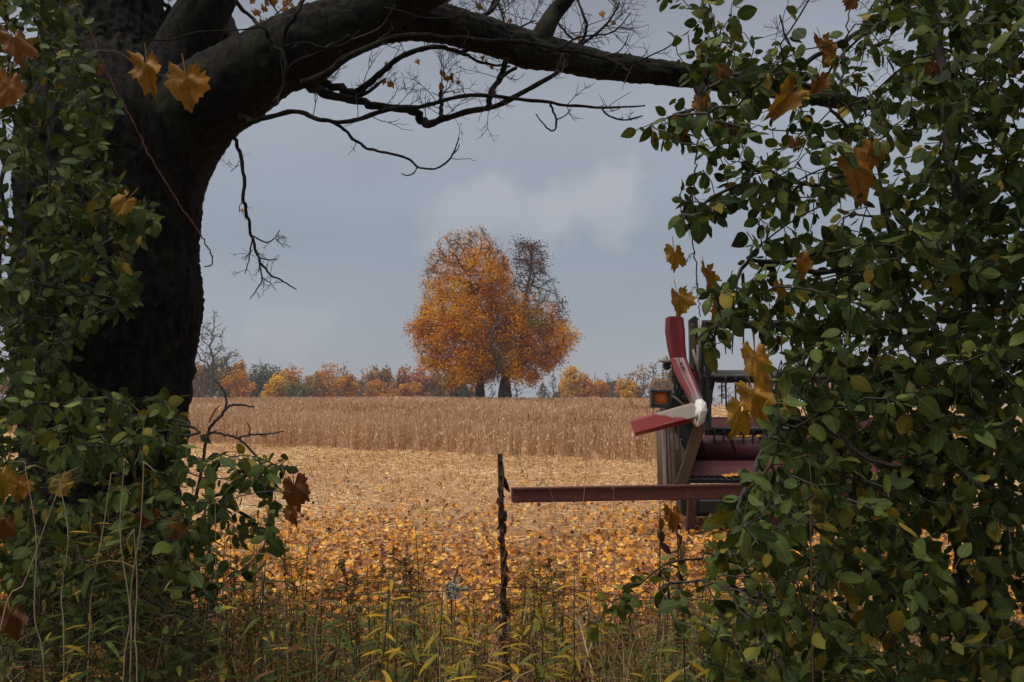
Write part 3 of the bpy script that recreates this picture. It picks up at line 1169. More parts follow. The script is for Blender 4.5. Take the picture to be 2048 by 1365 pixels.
def chain(pts, Y, step):
    P = np.array([at(a, b, Y + c) for a, b, c in pts])
    L = np.linalg.norm(np.diff(P, axis=0), axis=1).sum()
    return smooth_path(P, max(3, int(L / step)))


def big_maple(label, poly, limbs, n_att, Y, D, seed, leaf_f, rnd_f, rbase):
    rg = np.random.default_rng(seed)
    A, _ = crown_points(poly, n_att, Y, D, rg)
    nodes, par = [], []
    for l in limbs:
        P = chain(l[0], Y, .5)
        k0 = l[1]
        start = len(nodes)
        for q, p in enumerate(P):
            if q == 0 and k0 is not None:
                continue
            nodes.append(p)
            par.append(-1 if q == 0 else (k0 if q == 1 and k0 is not None else len(nodes) - 2))
        l.append(start)
    # attach limbs that name no node to the nearest one on the trunk
    N0 = np.array(nodes)
    N, par = colonize(A, nodes, par, .42, 6.0, .62, 90, .35, (0, 0, .08), rg)
    rad = radii(par, .026, 2.25)
    t = thing('maple_tree', [*nodes[0][:2], nodes[0][2]], label, 'tree', 'pair of big maples on the crest')
    n0 = len(limbs[0][0])
    for q, l in enumerate(limbs):
        e_ = limbs[q + 1][2] if q + 1 < len(limbs) else len(N0)
        m_ = e_ - l[2]
        top_ = rbase if q == 0 else rbase * .42
        rad[l[2]:e_] = np.clip(rad[l[2]:e_], .03, 9) * 0 + np.interp(np.linspace(0, 1, m_), [0, .12, .3, 1], [top_ * (1.25 if q == 0 else 1), top_, top_ * .62, .07])
    rad[len(N0):] = np.minimum(rad[len(N0):], .16)
    gt = Geo(); network(gt, N, par, rad, sides=(3, 5, 12), lim=(.05, .15))
    gt.build('trunk', MAT['far_bark'], t)
    thinn = np.flatnonzero((rad < .09) & (np.arange(len(N)) >= len(N0)))
    px, py, _ = project(N[thinn])
    # bare twig sprays everywhere
    gw = Geo()
    d = unit(N[thinn] - N[par[thinn]])
    for _ in range(6):
        dd = unit(d + rg.normal(0, .5, d.shape)) * rg.uniform(.25, .9, (len(d), 1))
        b = unit(np.cross(dd, rg.normal(size=d.shape))) * .014
        P = N[thinn]
        V = np.stack([P - b, P + b, P + dd], 1).reshape(-1, 3)
        gw.add(V, None, np.arange(len(V)).reshape(-1, 3))
    gw.build('twigs', MAT['far_bark'], t)
    dens = leaf_f(px, py)
    gc = Geo()
    print('maple nodes', len(N), len(thinn))
    for q in range(46):
        m = rg.random(len(thinn)) < dens
        leaf_cards(gc, N[thinn][m], 1, .38, .11, .25, lambda P: rnd_f(P, rg), rg, 1.8)
    gc.build('crown', MAT['maple_crown'], t, smooth=False)
    return t


def lf_a(x, y):
    return np.clip(.16 + sstep(475, 625, y + (x - 930) * .5) * 1.0, 0, 1) * np.clip(.62 + 1.5 * (fbm(np.stack([x / 16, y / 12, 0 * x], 1), 2) - .3), .15, 1)


def rn_a(P, rg):
    x, y, _ = project(P)
    v = .57 + 1.5 * (fbm(P * .6, 3) - .42) - .10 * sstep(600, 480, y) + rg.normal(0, .045, len(P))
    return np.clip(v, .22, .88)


def lf_b(x, y):
    top = sstep(575, 545, y)
    bare = sstep(1050, 1070, x) * sstep(535, 560, y) * sstep(640, 605, y)
    low = sstep(575, 640, y)
    cl = np.clip(.5 + 1.3 * (fbm(np.stack([x / 14, y / 10, 0 * x + 4], 1), 2) - .3), .1, 1)
    return np.clip(.15 * top + low * 1.0 + .10, 0, 1) * (1 - .75 * bare) * cl


def rn_b(P, rg):
    x, y, _ = project(P)
    org = np.clip(.55 + 1.5 * (fbm(P * .6 + 5, 3) - .42) + rg.normal(0, .045, len(P)), .22, .86)
    bur = np.clip(.10 + rg.normal(0, .05, len(P)), 0, .2)
    edge = np.maximum(sstep(590, 560, y), sstep(1100, 1125, x) * sstep(650, 625, y))
    v = np.where(rg.random(len(P)) < edge, bur, org)
    ol = np.exp(-((x - 1072) / 24) ** 2 - ((y - 640) / 20) ** 2) * .8
    return np.where(rg.random(len(P)) < ol, .95, v)


big_maple('broad orange maple with the thinner trunk and leafless upper twigs, left of the pair', POLY_A,
          [[[(960, 797, 0), (960, 765, 0), (958, 730, .2), (955, 690, 0), (950, 640, -.4), (945, 590, -.5), (938, 540, -.4)], None],
           [[(958, 730, .2), (972, 690, 1), (978, 630, 1.5), (985, 570, 1.2), (975, 520, 1)], 8],
           [[(955, 690, 0), (925, 670, -1.5), (895, 655, -2.5), (865, 648, -3)], 12]], 2100, 97, 6.5, 41, lf_a, rn_a, .42)
tb = big_maple('orange maple with the thick trunk and sparse dark red top, right of the pair', POLY_B,
               [[[(1010, 797, -1), (1010, 775, -1), (1014, 752, -1), (1030, 735, -.6), (1042, 700, 0), (1046, 650, 0), (1050, 600, 0), (1060, 550, .3), (1062, 510, .3)], None],
                [[(1014, 752, -1), (1000, 735, -2.2), (988, 712, -3), (980, 690, -3.4), (985, 660, -3.6), (992, 640, -3.6)], 5],
                [[(1030, 735, -.6), (1060, 720, -1.5), (1095, 705, -2.2), (1125, 690, -2.4)], 9]], 1700, 97, 6.0, 42, lf_b, rn_b, .58)
g = Geo()
for pts, r0, r1 in (([(1003, 745, -5.6), (994, 722, -6.2), (984, 705, -6.6), (979, 688, -6.8), (983, 668, -6.9), (990, 650, -6.5), (992, 628, -6.2)], .19, .04), ([(984, 668, -6.9), (972, 650, -7), (964, 634, -7)], .10, .03), ([(986, 690, -6.8), (998, 702, -7.2), (1008, 722, -7.3), (1022, 714, -7.3), (1036, 708, -7.3)], .09, .03), ([(1008, 722, -7.3), (1016, 734, -7.3), (1024, 728, -7.3)], .06, .02), ([(990, 655, -6.9), (1004, 640, -7), (1012, 622, -7)], .08, .02)):
    P = smooth_path(np.array([at(a, b, 97 + c) for a, b, c in pts]), 20)
    tube(g, P, np.linspace(r0, r1, 20), 8)
tag(g.build('dead_stem', MAT['far_bark'], tb), 'bare grey stem among the orange leaves')

# ------------------------------------------------------------------ harvester header standing on its trailer
HY = 12.5
PX = HY / FPX                                   # metres per photo pixel at the header


def paint(name, c, worn, dirt, amt=.55, rough=.38, axis=None):
    m, nt, b = nodes_of(name)
    co = obj_coord(nt)
    n1 = noise(nt, 3.0, 6, .6, co)
    n2 = noise(nt, 14.0, 6, .7, co)
    c0 = mix(nt, mapr(nt, n1, .35, .7, 0, .5), c, tuple(x * .7 for x in c))
    f = mapr(nt, n2, amt, amt + .16, 0, .7)
    col = mix(nt, f, c0, worn)
    col = mix(nt, mapr(nt, n1, .5, .75, 0, .45), col, dirt)
    nt.links.new(col, b.inputs['Base Color'])
    nt.links.new(mapr(nt, n2, .3, .7, rough, rough + .3), b.inputs['Roughness'])
    bump(nt, b, n2, .12, .003)
    return m


MAT['red'] = paint('faded_red_paint', (.17, .010, .014), (.22, .09, .08), (.12, .035, .03), .66)
MAT['red_dark'] = paint('dark_red_paint', (.085, .004, .007), (.11, .028, .026), (.045, .012, .010), .58, .42)
MAT['black'] = paint('black_paint', (.012, .013, .015), (.10, .085, .07), (.035, .03, .027), .66, .42)
MAT['steel'] = paint('worn_steel', (.26, .235, .20), (.15, .085, .05), (.17, .125, .09), .56, .45)
MAT['mud'] = paint('dusty_brown_sheet', (.105, .072, .048), (.05, .033, .022), (.06, .043, .03), .52, .6)
MAT['ochre'] = paint('rusty_yellow_bar', (.14, .08, .032), (.075, .035, .016), (.09, .05, .024), .52, .6)
MAT['rust'] = paint('rusty_beam', (.075, .020, .014), (.15, .055, .026), (.035, .012, .010), .50, .6)
MAT['cream'] = paint('cream_plastic', (.62, .60, .54), (.45, .32, .18), (.50, .42, .30), .66, .45)
MAT['tyre'] = simple('tyre_rubber', (.012, .012, .012), (.03, .028, .025), 20, .85)
MAT['lens'] = simple('amber_lens', (.80, .17, .010), (.90, .28, .016), 30, .25, 0, .4, .002)


def striped(name):
    """Divider panel: red with bare metal rubbed along its ridges."""
    m, nt, b = nodes_of(name)
    uv = nt.nodes.new('ShaderNodeUVMap'); sp = nt.nodes.new('ShaderNodeSeparateXYZ'); nt.links.new(uv.outputs[0], sp.inputs[0])
    co = obj_coord(nt)
    n2 = noise(nt, 16, 6, .7, co)
    u = math_(nt, 'ADD', sp.outputs[0], math_(nt, 'MULTIPLY', math_(nt, 'SUBTRACT', n2, .5), .12))
    s1 = mapr(nt, math_(nt, 'ABSOLUTE', math_(nt, 'SUBTRACT', u, .36)), .05, .09, 1, 0)
    s2 = mapr(nt, math_(nt, 'ABSOLUTE', math_(nt, 'SUBTRACT', u, .74)), .05, .09, 1, 0)
    w = math_(nt, 'MAXIMUM', s1, s2)
    end = mapr(nt, math_(nt, 'ADD', sp.outputs[1], math_(nt, 'MULTIPLY', math_(nt, 'SUBTRACT', n2, .5), .5)), .72, .95)
    w = math_(nt, 'MAXIMUM', w, end)
    col = mix(nt, w, (.24, .042, .045), (.22, .195, .185))
    nt.links.new(col, b.inputs['Base Color'])
    b.inputs['Roughness'].default_value = .38
    bump(nt, b, n2, .1, .003)
    return m


def arm_paint(name):
    """Red outer end, bare dusty metal towards the nose."""
    m, nt, b = nodes_of(name)
    uv = nt.nodes.new('ShaderNodeUVMap'); sp = nt.nodes.new('ShaderNodeSeparateXYZ'); nt.links.new(uv.outputs[0], sp.inputs[0])
    co = obj_coord(nt)
    n2 = noise(nt, 9, 6, .65, co)
    t = math_(nt, 'ADD', sp.outputs[1], math_(nt, 'MULTIPLY', math_(nt, 'SUBTRACT', n2, .5), .35))
    t = math_(nt, 'SUBTRACT', t, math_(nt, 'MULTIPLY', sp.outputs[0], .55))
    col = mix(nt, mapr(nt, t, .38, .44), (.21, .010, .010), (.28, .235, .19))
    nt.links.new(col, b.inputs['Base Color'])
    b.inputs['Roughness'].default_value = .35
    bump(nt, b, n2, .1, .003)
    return m


hb = at(1600, 1035, HY); hb[2] = gz(hb[0], hb[1])
header = thing('harvester_header', hb, 'red and black harvester header with tined reel parked at the field edge', 'header')
trailer = thing('header_trailer', [hb[0] - .9, hb[1] - .7, hb[2]], 'low rusty steel trailer with a long beam under the harvester header', 'trailer')


def H(px, py, dy=0.0):
    return at(px, py, HY + dy)


def sheet(geo, rows, thick, rnd=.5):
    """Folded sheet: rows of 3D points (r, c, 3) with thickness along its normal."""
    P = np.asarray(rows, float); r, c, _ = P.shape
    n = unit(np.cross(P[-1, 0] - P[0, 0], P[0, -1] - P[0, 0]))
    V = np.concatenate([P.reshape(-1, 3), (P - n * thick).reshape(-1, 3)])
    uv = np.stack(np.meshgrid(np.linspace(0, 1, c), np.linspace(0, 1, r)), -1).reshape(-1, 2)
    uv = np.concatenate([uv, uv])
    m = r * c; Q = []
    for i in range(r - 1):
        for j in range(c - 1):
            a = i * c + j
            Q.append((a, a + 1, a + c + 1, a + c)); Q.append((m + a, m + a + c, m + a + c + 1, m + a + 1))
    for i in range(r - 1):
        for j in (0, c - 1):
            a = i * c + j; Q.append((a, a + c, m + a + c, m + a))
    for j in range(c - 1):
        for i in (0, r - 1):
            a = i * c + j; Q.append((a, a + 1, m + a + 1, m + a))
    geo.add(V, Q, None, rnd, uv)


# crop divider: upper panel, tapering panel, nose, long side arm
g = Geo()
rows = []
for (y, xs_, k) in ((634, (1332, 1340, 1352, 1362, 1367), 0), (660, (1331, 1339, 1354, 1365, 1370), 0), (690, (1335, 1343, 1357, 1367, 1371), 0), (717, (1341, 1348, 1360, 1369, 1374), 0)):
    rows.append([H(x, y + (2 if j in (0, 4) else -1), dy + k) for j, (x, dy) in enumerate(zip(xs_, (-.02, -.10, -.07, -.10, -.02)))])
sheet(g, rows, .05)
g.build('divider_panel', MAT['red'], header, smooth=False)
g = Geo()
rows = []
for (y, xs_, k) in ((717, (1340, 1349, 1358, 1366, 1374), -.05), (740, (1349, 1359, 1367, 1375, 1382), -.14), (775, (1367, 1376, 1383, 1390, 1396), -.28), (812, (1387, 1393, 1399, 1405, 1411), -.42)):
    rows.append([H(x, y, dy + k) for x, dy in zip(xs_, (0, -.07, -.05, -.07, 0))])
sheet(g, rows, .05)
tap = g.build('divider_panel', striped('rubbed_red_paint'), header, smooth=False)
tag(tap, 'tapering red panel rubbed to bare metal along its ridges')
g = Geo()
for x, y in ((1362, 725), (1366, 733), (1390, 778)):
    tube(g, [H(x, y, -.25), H(x, y, -.05)], .012, 8)
g.build('bolts', MAT['steel'], header)
g = Geo()                                       # nose cap
top = [H(1389, 812, -.50), H(1393, 800, -.46), H(1403, 798, -.44), H(1412, 806, -.46), H(1415, 822, -.52), H(1408, 846, -.58), H(1396, 854, -.60), H(1389, 846, -.58), H(1387, 828, -.55)]
V = np.array(top)
c = V.mean(0) + np.array([0, -.12, .01])
bk = V + np.array([0, .16, 0])
n = len(V)
mid = c + (V - c) * .62 + np.array([0, -.015, 0])
VV = np.concatenate([[c], mid, V, bk, [bk.mean(0)]])
T = [(0, 1 + i, 1 + (i + 1) % n) for i in range(n)] + [(3 * n + 1, 1 + 2 * n + (i + 1) % n, 1 + 2 * n + i) for i in range(n)]
Qn = []
for s_ in (0, 1):
    for i in range(n):
        a, b2 = 1 + s_ * n + i, 1 + s_ * n + (i + 1) % n
        Qn.append((a, a + n, b2 + n, b2))
g.add(VV, Qn, T)
nose = g.build('nose_cap', MAT['cream'], header, smooth=False)
g = Geo()                                       # dark printed strokes on the cap
for a, b2 in (((1391, 833), (1392.5, 844)), ((1392.5, 844), (1394.5, 829)), ((1394.5, 829), (1396, 840))):
    beam(g, H(*a, -.655), H(*b2, -.655), .009, .004, up=(0, 1, 0))
g.build('printed_mark', MAT['black'], nose)
g = Geo()                                       # long side arm, six-sided
sec = lambda px, py, s: [H(px + dx * s, py + dy_ * s, -.45 + d) for dx, dy_, d in ((0, -17, .05), (3, -14, -.08), (10, 8, -.14), (12, 14, -.06), (11, 16, .06), (4, -6, .12))]
A0, A1 = np.array(sec(1259, 858, 1.0)), np.array(sec(1385, 824, 1.08))
n = 6; st = 9
V = np.concatenate([A0 + (A1 - A0) * t for t in np.linspace(0, 1, st)] + [[A0.mean(0)], [A1.mean(0)]])
uvv = [(k, t) for t in np.linspace(0, 1, st) for k in (.0, .05, .75, .95, .6, .2)] + [(.5, 0), (.5, 1)]
Qn = [(i * n + j, i * n + (j + 1) % n, (i + 1) * n + (j + 1) % n, (i + 1) * n + j) for i in range(st - 1) for j in range(n)]
T = [(st * n, (j + 1) % n, j) for j in range(n)] + [(st * n + 1, (st - 1) * n + j, (st - 1) * n + (j + 1) % n) for j in range(n)]
g.add(V, Qn, T, .5, uvv)
arm = g.build('divider_arm', arm_paint('half_worn_red_paint'), header, smooth=False)
tag(arm, 'long red side arm with bare metal towards the nose')
g = Geo()
for x in (1331, 1338, 1345):
    tube(g, [H(x, 848 - (x - 1331) * .25, -.62), H(x, 848 - (x - 1331) * .25, -.5)], .011, 8)
g.build('bolts', MAT['steel'], arm)
g = Geo()
beam(g, H(1401, 848, -.42), H(1362, 968, -.30), .13, .10, up=(0, 1, 0))
g.build('brace', MAT['ochre'], header, smooth=False)
g = Geo()
beam(g, H(1371, 915, -.36), H(1352, 965, -.34), .025, .02, up=(0, 1, 0))
g.build('tie_rod', MAT['steel'], header)

# end sheet, shields
g = Geo()                                       # rounded shield bulging towards the camera
rows = []
for y, xl, xr, bul in ((816, 1330, 1352, .02), (830, 1326, 1358, .10), (860, 1325, 1368, .17), (900, 1326, 1376, .20), (940, 1328, 1378, .19), (975, 1330, 1376, .14), (1002, 1333, 1370, .06)):
    rows.append([H(xl + (xr - xl) * u, y, .12 - bul * math.sin(math.pi * (.12 + .76 * u)) + .25 * (1 - u) ** 3) for u in np.linspace(0, 1, 9)])
sheet(g, rows, .03)
prism(g, [H(1352, 820, .2), H(1374, 900, .2), H(1374, 1000, .2), H(1336, 1000, .2), H(1332, 824, .2)], [0, .9, 0])
g.build('end_shield', MAT['mud'], header)
g = Geo()
for q, x in enumerate((1337, 1346, 1356)):
    P = np.array([H(x + dx, y, .02 - .14) for dx, y in ((0, 838), (2, 880), (5, 930), (6, 980))])
    tube(g, smooth_path(P, 10), .010, 6)
g.build('shield_ribs', MAT['mud'], header)
g = Geo()
prism(g, [H(1324, 826, .16), H(1331, 820, .14), H(1333, 1002, .14), H(1329, 1004, .16)], [0, .06, 0])
g.build('end_flange', MAT['steel'], header, smooth=False)
g = Geo()
prism(g, [H(1340, 872, -.05), H(1352, 866, -.07), H(1384, 925, -.08), H(1378, 955, -.05)], [0, .10, 0])
g.build('skid_shield', MAT['steel'], header, smooth=False)
g = Geo()
prism(g, [H(1352, 858, -.09), H(1370, 850, -.10), H(1392, 895, -.12), H(1386, 925, -.1)], [0, .14, 0])
g.build('rubber_flap', MAT['black'], header, smooth=False)
g = Geo()
box(g, H(1350, 810, .25), (.32, .5, .24)); box(g, H(1366, 770, .3), (.18, .4, .36)); box(g, H(1380, 840, .35), (.22, .5, .5))
g.build('drive_housing', MAT['black'], header, smooth=False)
g = Geo()
box(g, H(1388, 775, .12), (.05, .12, .4)); box(g, H(1375, 797, .05), (.22, .06, .05)); box(g, H(1384, 812, .02), (.1, .08, .16))
g.build('hanger_bracket', MAT['red_dark'], header, smooth=False)
for cx, cy, rr, dy in ((1352, 752, .10, .10), (1372, 786, .13, .14), (1348, 838, .08, -.02)):
    c = H(cx, cy, dy)
    g = Geo()
    tube(g, [c + [0, -.035, 0], c + [0, -.03, 0], c + [0, -.012, 0], c + [0, .012, 0], c + [0, .03, 0], c + [0, .035, 0]], [rr * .9, rr, rr * .82, rr * .82, rr, rr * .9], 22)
    pl = g.build('pulley', MAT['steel'] if cy == 752 else MAT['black'], header)
    g = Geo(); tube(g, [c + [0, -.07, 0], c + [0, .05, 0]], rr * .25, 10); g.build('hub', MAT['steel'], pl)
g = Geo()
for a_, b_ in (((1341, 748), (1360, 776)), ((1363, 750), (1386, 778)), ((1345, 842), (1362, 796)), ((1356, 832), (1384, 790))):
    beam(g, H(*a_, .11), H(*b_, .13), .016, .04, up=(0, 1, 0))
g.build('drive_belt', MAT['tyre'], header, smooth=False)
g = Geo()
for x, y0_, y1_ in ((1398, 640, 770), (1404, 650, 860), (1411, 642, 800)):
    beam(g, H(x, y0_, .16), H(x + 3, y1_, .14), .022, .03, up=(0, 1, 0))
for y in (668, 704, 726):
    beam(g, H(1383, y, .09), H(1414, y + 5, .15), .025, .025, up=(0, 1, 0))
g.build('frame_bars', MAT['black'], header, smooth=False)
g = Geo()
for x, y in ((1384, 650), (1390, 668), (1386, 700), (1392, 728), (1398, 752), (1388, 762), (1345, 822), (1352, 846), (1362, 880), (1368, 930), (1364, 968)):
    tube(g, [H(x, y, -.16 if y > 800 else .03), H(x, y, .1)], .013, 6)
g.build('bolts', MAT['steel'], header)
# hoses
g = Geo()
for pts in (((1344, 735), (1352, 752), (1350, 780), (1362, 802)), ((1340, 800), (1350, 786), (1364, 796), (1376, 812)), ((1356, 730), (1366, 760), (1360, 790), (1370, 830))):
    tube(g, smooth_path(np.array([H(x, y, -.02) for x, y in pts]), 14), .014, 6)
g.build('hydraulic_hose', MAT['black'], header)
g = Geo()
tube(g, smooth_path(np.array([H(1338, 792, -.06), H(1350, 796, -.08), H(1362, 806, -.08), H(1370, 812, -.06)]), 12), .016, 6)
g.build('wiring_loom', MAT['steel'], header)
# drive chain loop on two sprockets
g = Geo()
loop = []
for a in np.linspace(0, 2 * math.pi, 49)[:-1]:
    cx, cy = math.cos(a) * 8, math.sin(a) * 8 + (28 if math.sin(a) > 0 else -28)
    loop.append(H(1334 + cx, 762 + cy, .0))
loop = np.array(loop)
for i in range(len(loop)):
    a, b2 = loop[i], loop[(i + 1) % len(loop)]
    k = max(1, int(np.linalg.norm(b2 - a) / .03))
    for q in range(k):
        p0, p1 = a + (b2 - a) * (q + .1) / k, a + (b2 - a) * (q + .75) / k
        beam(g, p0, p1, .03, .035, up=(0, 1, 0))
chain_o = g.build('drive_chain', MAT['steel'], header, smooth=False)
g = Geo()
for y in (734, 790):
    V0 = H(1334, y, .0)
    tube(g, [V0 + np.array([0, -.02, 0]), V0 + np.array([0, .03, 0])], .045, 12)
g.build('sprockets', MAT['black'], chain_o)
g = Geo()
tube(g, [H(1331, 726, .0), H(1331, 716, .0), H(1332, 711, 0)], [.05, .035, .008], 10)
box(g, H(1333, 722, .02), (.20, .16, .03))
box(g, H(1345, 724, .05), (.12, .1, .06))
g.build('chain_tensioner', MAT['steel'], header)

# amber lamp
lamp = thing('marker_lamp', H(1320, 797, -.02), 'square amber marker lamp in a black housing on the header\'s end', 'lamp')
lamp.parent = header
lamp.location = Vector(H(1320, 797, -.02)) - header.location
for key in ('category', 'label'):
    if key in lamp: del lamp[key]


def part_under(geo, name, mat, parent, smooth=True):
    o0 = np.array(header.location) + np.array(parent.location)
    o = bpy.data.objects.new(name, geo.mesh(name, mat, o0, smooth))
    COL.objects.link(o); o.parent = parent
    return o


g = Geo()
for a, b2, w in (((1301, 783), (1341, 783), .03), ((1301, 812), (1341, 812), .05)):
    beam(g, H(*a, -.06), H(*b2, -.06), .16, w)
for x in (1304, 1339):
    beam(g, H(x, 782, -.06), H(x, 813, -.06), .03, .16, up=(0, 1, 0))
box(g, H(1321, 797, .03), (.24, .04, .20))
part_under(g, 'lamp_housing', MAT['black'], lamp, False)
g = Geo()
V0 = H(1322, 797, -.05)
cs = []
for i in range(5):
    for j in range(5):
        u, v = i / 2 - 1, j / 2 - 1
        cs.append(V0 + np.array([u * .105, -.05 * (1 - .5 * (u * u) ** 2 - .5 * (v * v) ** 2) + .02, v * .085]))
g.add(cs, [(i * 5 + j, i * 5 + j + 1, (i + 1) * 5 + j + 1, (i + 1) * 5 + j) for i in range(4) for j in range(4)])
part_under(g, 'lens', MAT['lens'], lamp)

# reel: centre tube, spider ends, four tined bats
XR0, XR1 = 1406, 1870
ctr = H(1406, 752, .55)


def reel_pt(px, ang, r=.70):
    p = H(px, 752, .55)
    return p + np.array([0, -math.cos(ang) * r, math.sin(ang) * r])


x0w, x1w = ctr[0], H(XR1, 752, .55)[0]
g = Geo()
tube(g, [[x0w, ctr[1], ctr[2]], [x1w, ctr[1], ctr[2]]], .075, 16)
g.build('reel_tube', MAT['black'], header)
angs = (math.radians(84), math.radians(-2), math.radians(-92), math.radians(176))
tine_geo = Geo()
tube(tine_geo, [(0, 0, 0), (0, .012, -.09), (0, .02, -.26), (0, .01, -.40)], [.014, .013, .011, .007], 5)
box(tine_geo, (0, 0, 0), (.035, .045, .05))
tine_mesh = tine_geo.mesh('tine', MAT['black'])
rt = random.Random(4)
for k, a in enumerate(angs):
    p0 = np.array([x0w - .02, ctr[1] - math.cos(a) * .70, ctr[2] + math.sin(a) * .70]); p1 = p0.copy(); p1[0] = x1w
    g = Geo()
    tube(g, [p0, p1], .032, 10)
    bat = g.build('reel_bat', MAT['black'], header)
    g = Geo()
    box(g, (p0 + p1) / 2 + np.array([0, .045, -.03]), (p1[0] - p0[0] - .1, .012, .10))
    g.build('bat_board', MAT['black'], bat, smooth=False)
    x = p0[0] + .16
    while x < p1[0]:
        o = bpy.data.objects.new('tine', tine_mesh)
        COL.objects.link(o); o.parent = bat
        bl = np.array(header.location)
        o.location = Vector((x, p0[1] - .01, p0[2] - .02)) - header.location
        o.rotation_euler = (rt.uniform(-.12, .12) + .05, rt.uniform(-.05, .05), 0)
        x += .127
        if rt.random() < .06: x += .127
for px in (1408, 1640, 1866):
    xx = H(px, 752, .55)[0]
    g = Geo()
    for a in angs:
        beam(g, [xx, ctr[1], ctr[2]], [xx, ctr[1] - math.cos(a) * .70, ctr[2] + math.sin(a) * .70], .02, .07, up=(1, 0, 0))
    for i in range(4):
        a, b2 = angs[i] if i < 3 else angs[3], angs[(i + 1) % 4]
        pa = np.array([xx, ctr[1] - math.cos(a) * .66, ctr[2] + math.sin(a) * .66]); pb = np.array([xx, ctr[1] - math.cos(b2) * .66, ctr[2] + math.sin(b2) * .66])
        beam(g, pa, pb, .018, .045, up=(1, 0, 0))
    tube(g, [[xx - .03, ctr[1], ctr[2]], [xx + .03, ctr[1], ctr[2]]], .15, 16)
    g.build('reel_spider', MAT['black'], header, smooth=False)
# reel arm at the near end
g = Geo()
prism(g, [H(1379, 640, .1), H(1390, 632, .1), H(1400, 640, .1), H(1404, 735, .1), H(1400, 770, .1), H(1388, 770, .1), H(1381, 735, .1)], [0, .10, 0])
g.build('reel_arm', MAT['black'], header, smooth=False)
g = Geo()
prism(g, [H(1379, 652, .06), H(1389, 648, .05), H(1391, 690, .05), H(1388, 740, .05), H(1380, 735, .06)], [0, .03, 0])
g.build('wear_plate', MAT['mud'], header, smooth=False)
g = Geo()
beam(g, H(1395, 690, .05), H(1394, 742, .05), .03, .03, up=(0, 1, 0)); tube(g, [H(1398, 640, .06), H(1399, 735, .06)], .014, 8); tube(g, [H(1386, 700, .04), H(1401, 760, .04)], .018, 8)
g.build('lift_cylinder', MAT['steel'], header)
g = Geo()
beam(g, H(1394, 760, .1), H(1412, 862, .0), .06, .08, up=(0, 1, 0)); beam(g, H(1418, 660, .12), H(1418, 862, .06), .05, .07, up=(0, 1, 0))
g.build('reel_support', MAT['black'], header, smooth=False)

# trough, back sheet, auger with flighting, cutter bar
g = Geo()
prof = [(1.55, 842), (1.50, 856), (1.42, 880), (1.25, 910), (1.0, 935), (.7, 952), (.35, 958), (.05, 956), (-.12, 950)]
rows = []
for dy, y in prof:
    zz = at(1406, y, HY)[2] if dy < .2 else at(1406, y, HY)[2]
    rows.append([[x, HY + dy, zz] for x in np.linspace(H(1378, 900)[0], H(1858, 900)[0], 6)])
sheet(g, rows, .02)
g.build('trough', MAT['red_dark'], header, smooth=False)
g = Geo()
box(g, [(x0w + x1w) / 2 - .05, HY + 1.62, at(1406, 850, HY)[2]], (x1w - x0w + .2, .12, .14))
g.build('back_beam', MAT['red_dark'], header, smooth=False)
ay, az, ar = HY + .75, at(1406, 908, HY)[2], .20
xa0, xa1 = H(1384, 900)[0], H(1850, 900)[0]
g = Geo()
tube(g, [[xa0, ay, az], [xa1, ay, az]], ar, 28)
aug = g.build('auger', MAT['red_dark'], header)
g = Geo()
turns = 7
th = np.linspace(0, turns * 2 * math.pi, turns * 24)
xx = np.linspace(xa0 + .05, xa1 - .05, len(th))
inn = np.stack([xx, ay + ar * np.cos(th), az + ar * np.sin(th)], 1); outr = np.stack([xx, ay + (ar + .10) * np.cos(th), az + (ar + .10) * np.sin(th)], 1)
n = len(th)
g.add(np.concatenate([inn, outr, inn + [.006, 0, 0], outr + [.006, 0, 0]]), [(i, i + 1, n + i + 1, n + i) for i in range(n - 1)] + [(2 * n + i, 3 * n + i, 3 * n + i + 1, 2 * n + i + 1) for i in range(n - 1)] + [(n + i, n + i + 1, 3 * n + i + 1, 3 * n + i) for i in range(n - 1)])
g.build('flighting', MAT['red_dark'], aug)
g = Geo()                                        # red front apron below the auger
pr = [(.30, 925), (.12, 935), (-.02, 948), (-.10, 956)]
sheet(g, [[[x, HY + dy, at(1406, y, HY)[2]] for x in np.linspace(H(1372, 900)[0], H(1856, 900)[0], 6)] for dy, y in pr], .02)
g.build('apron', MAT['red_dark'], header, smooth=False)
g = Geo()
beam(g, H(1378, 962, -.16), H(1856, 962, -.16), .16, .05)
bar = g.build('cutter_bar', MAT['black'], header, smooth=False)
g = Geo()
x = H(1384, 960)[0]
while x < H(1850, 960)[0]:
    zc = H(1400, 960, -.2)[2]
    g.add([[x - .03, HY - .22, zc - .012], [x + .03, HY - .22, zc - .012], [x, HY - .36, zc + .005], [x - .022, HY - .22, zc + .03], [x + .022, HY - .22, zc + .03]], None, [(0, 2, 1), (0, 3, 2), (1, 2, 4), (3, 4, 2), (0, 1, 4), (0, 4, 3)])
    x += .0762
g.build('guards', MAT['black'], bar, smooth=False)
g = Geo()
prism(g, [H(1838, 862), H(1858, 858), H(1862, 900), H(1850, 946), H(1836, 952)], [0, 1.4, 0])
g.build('end_sheet', MAT['red'], header, smooth=False)

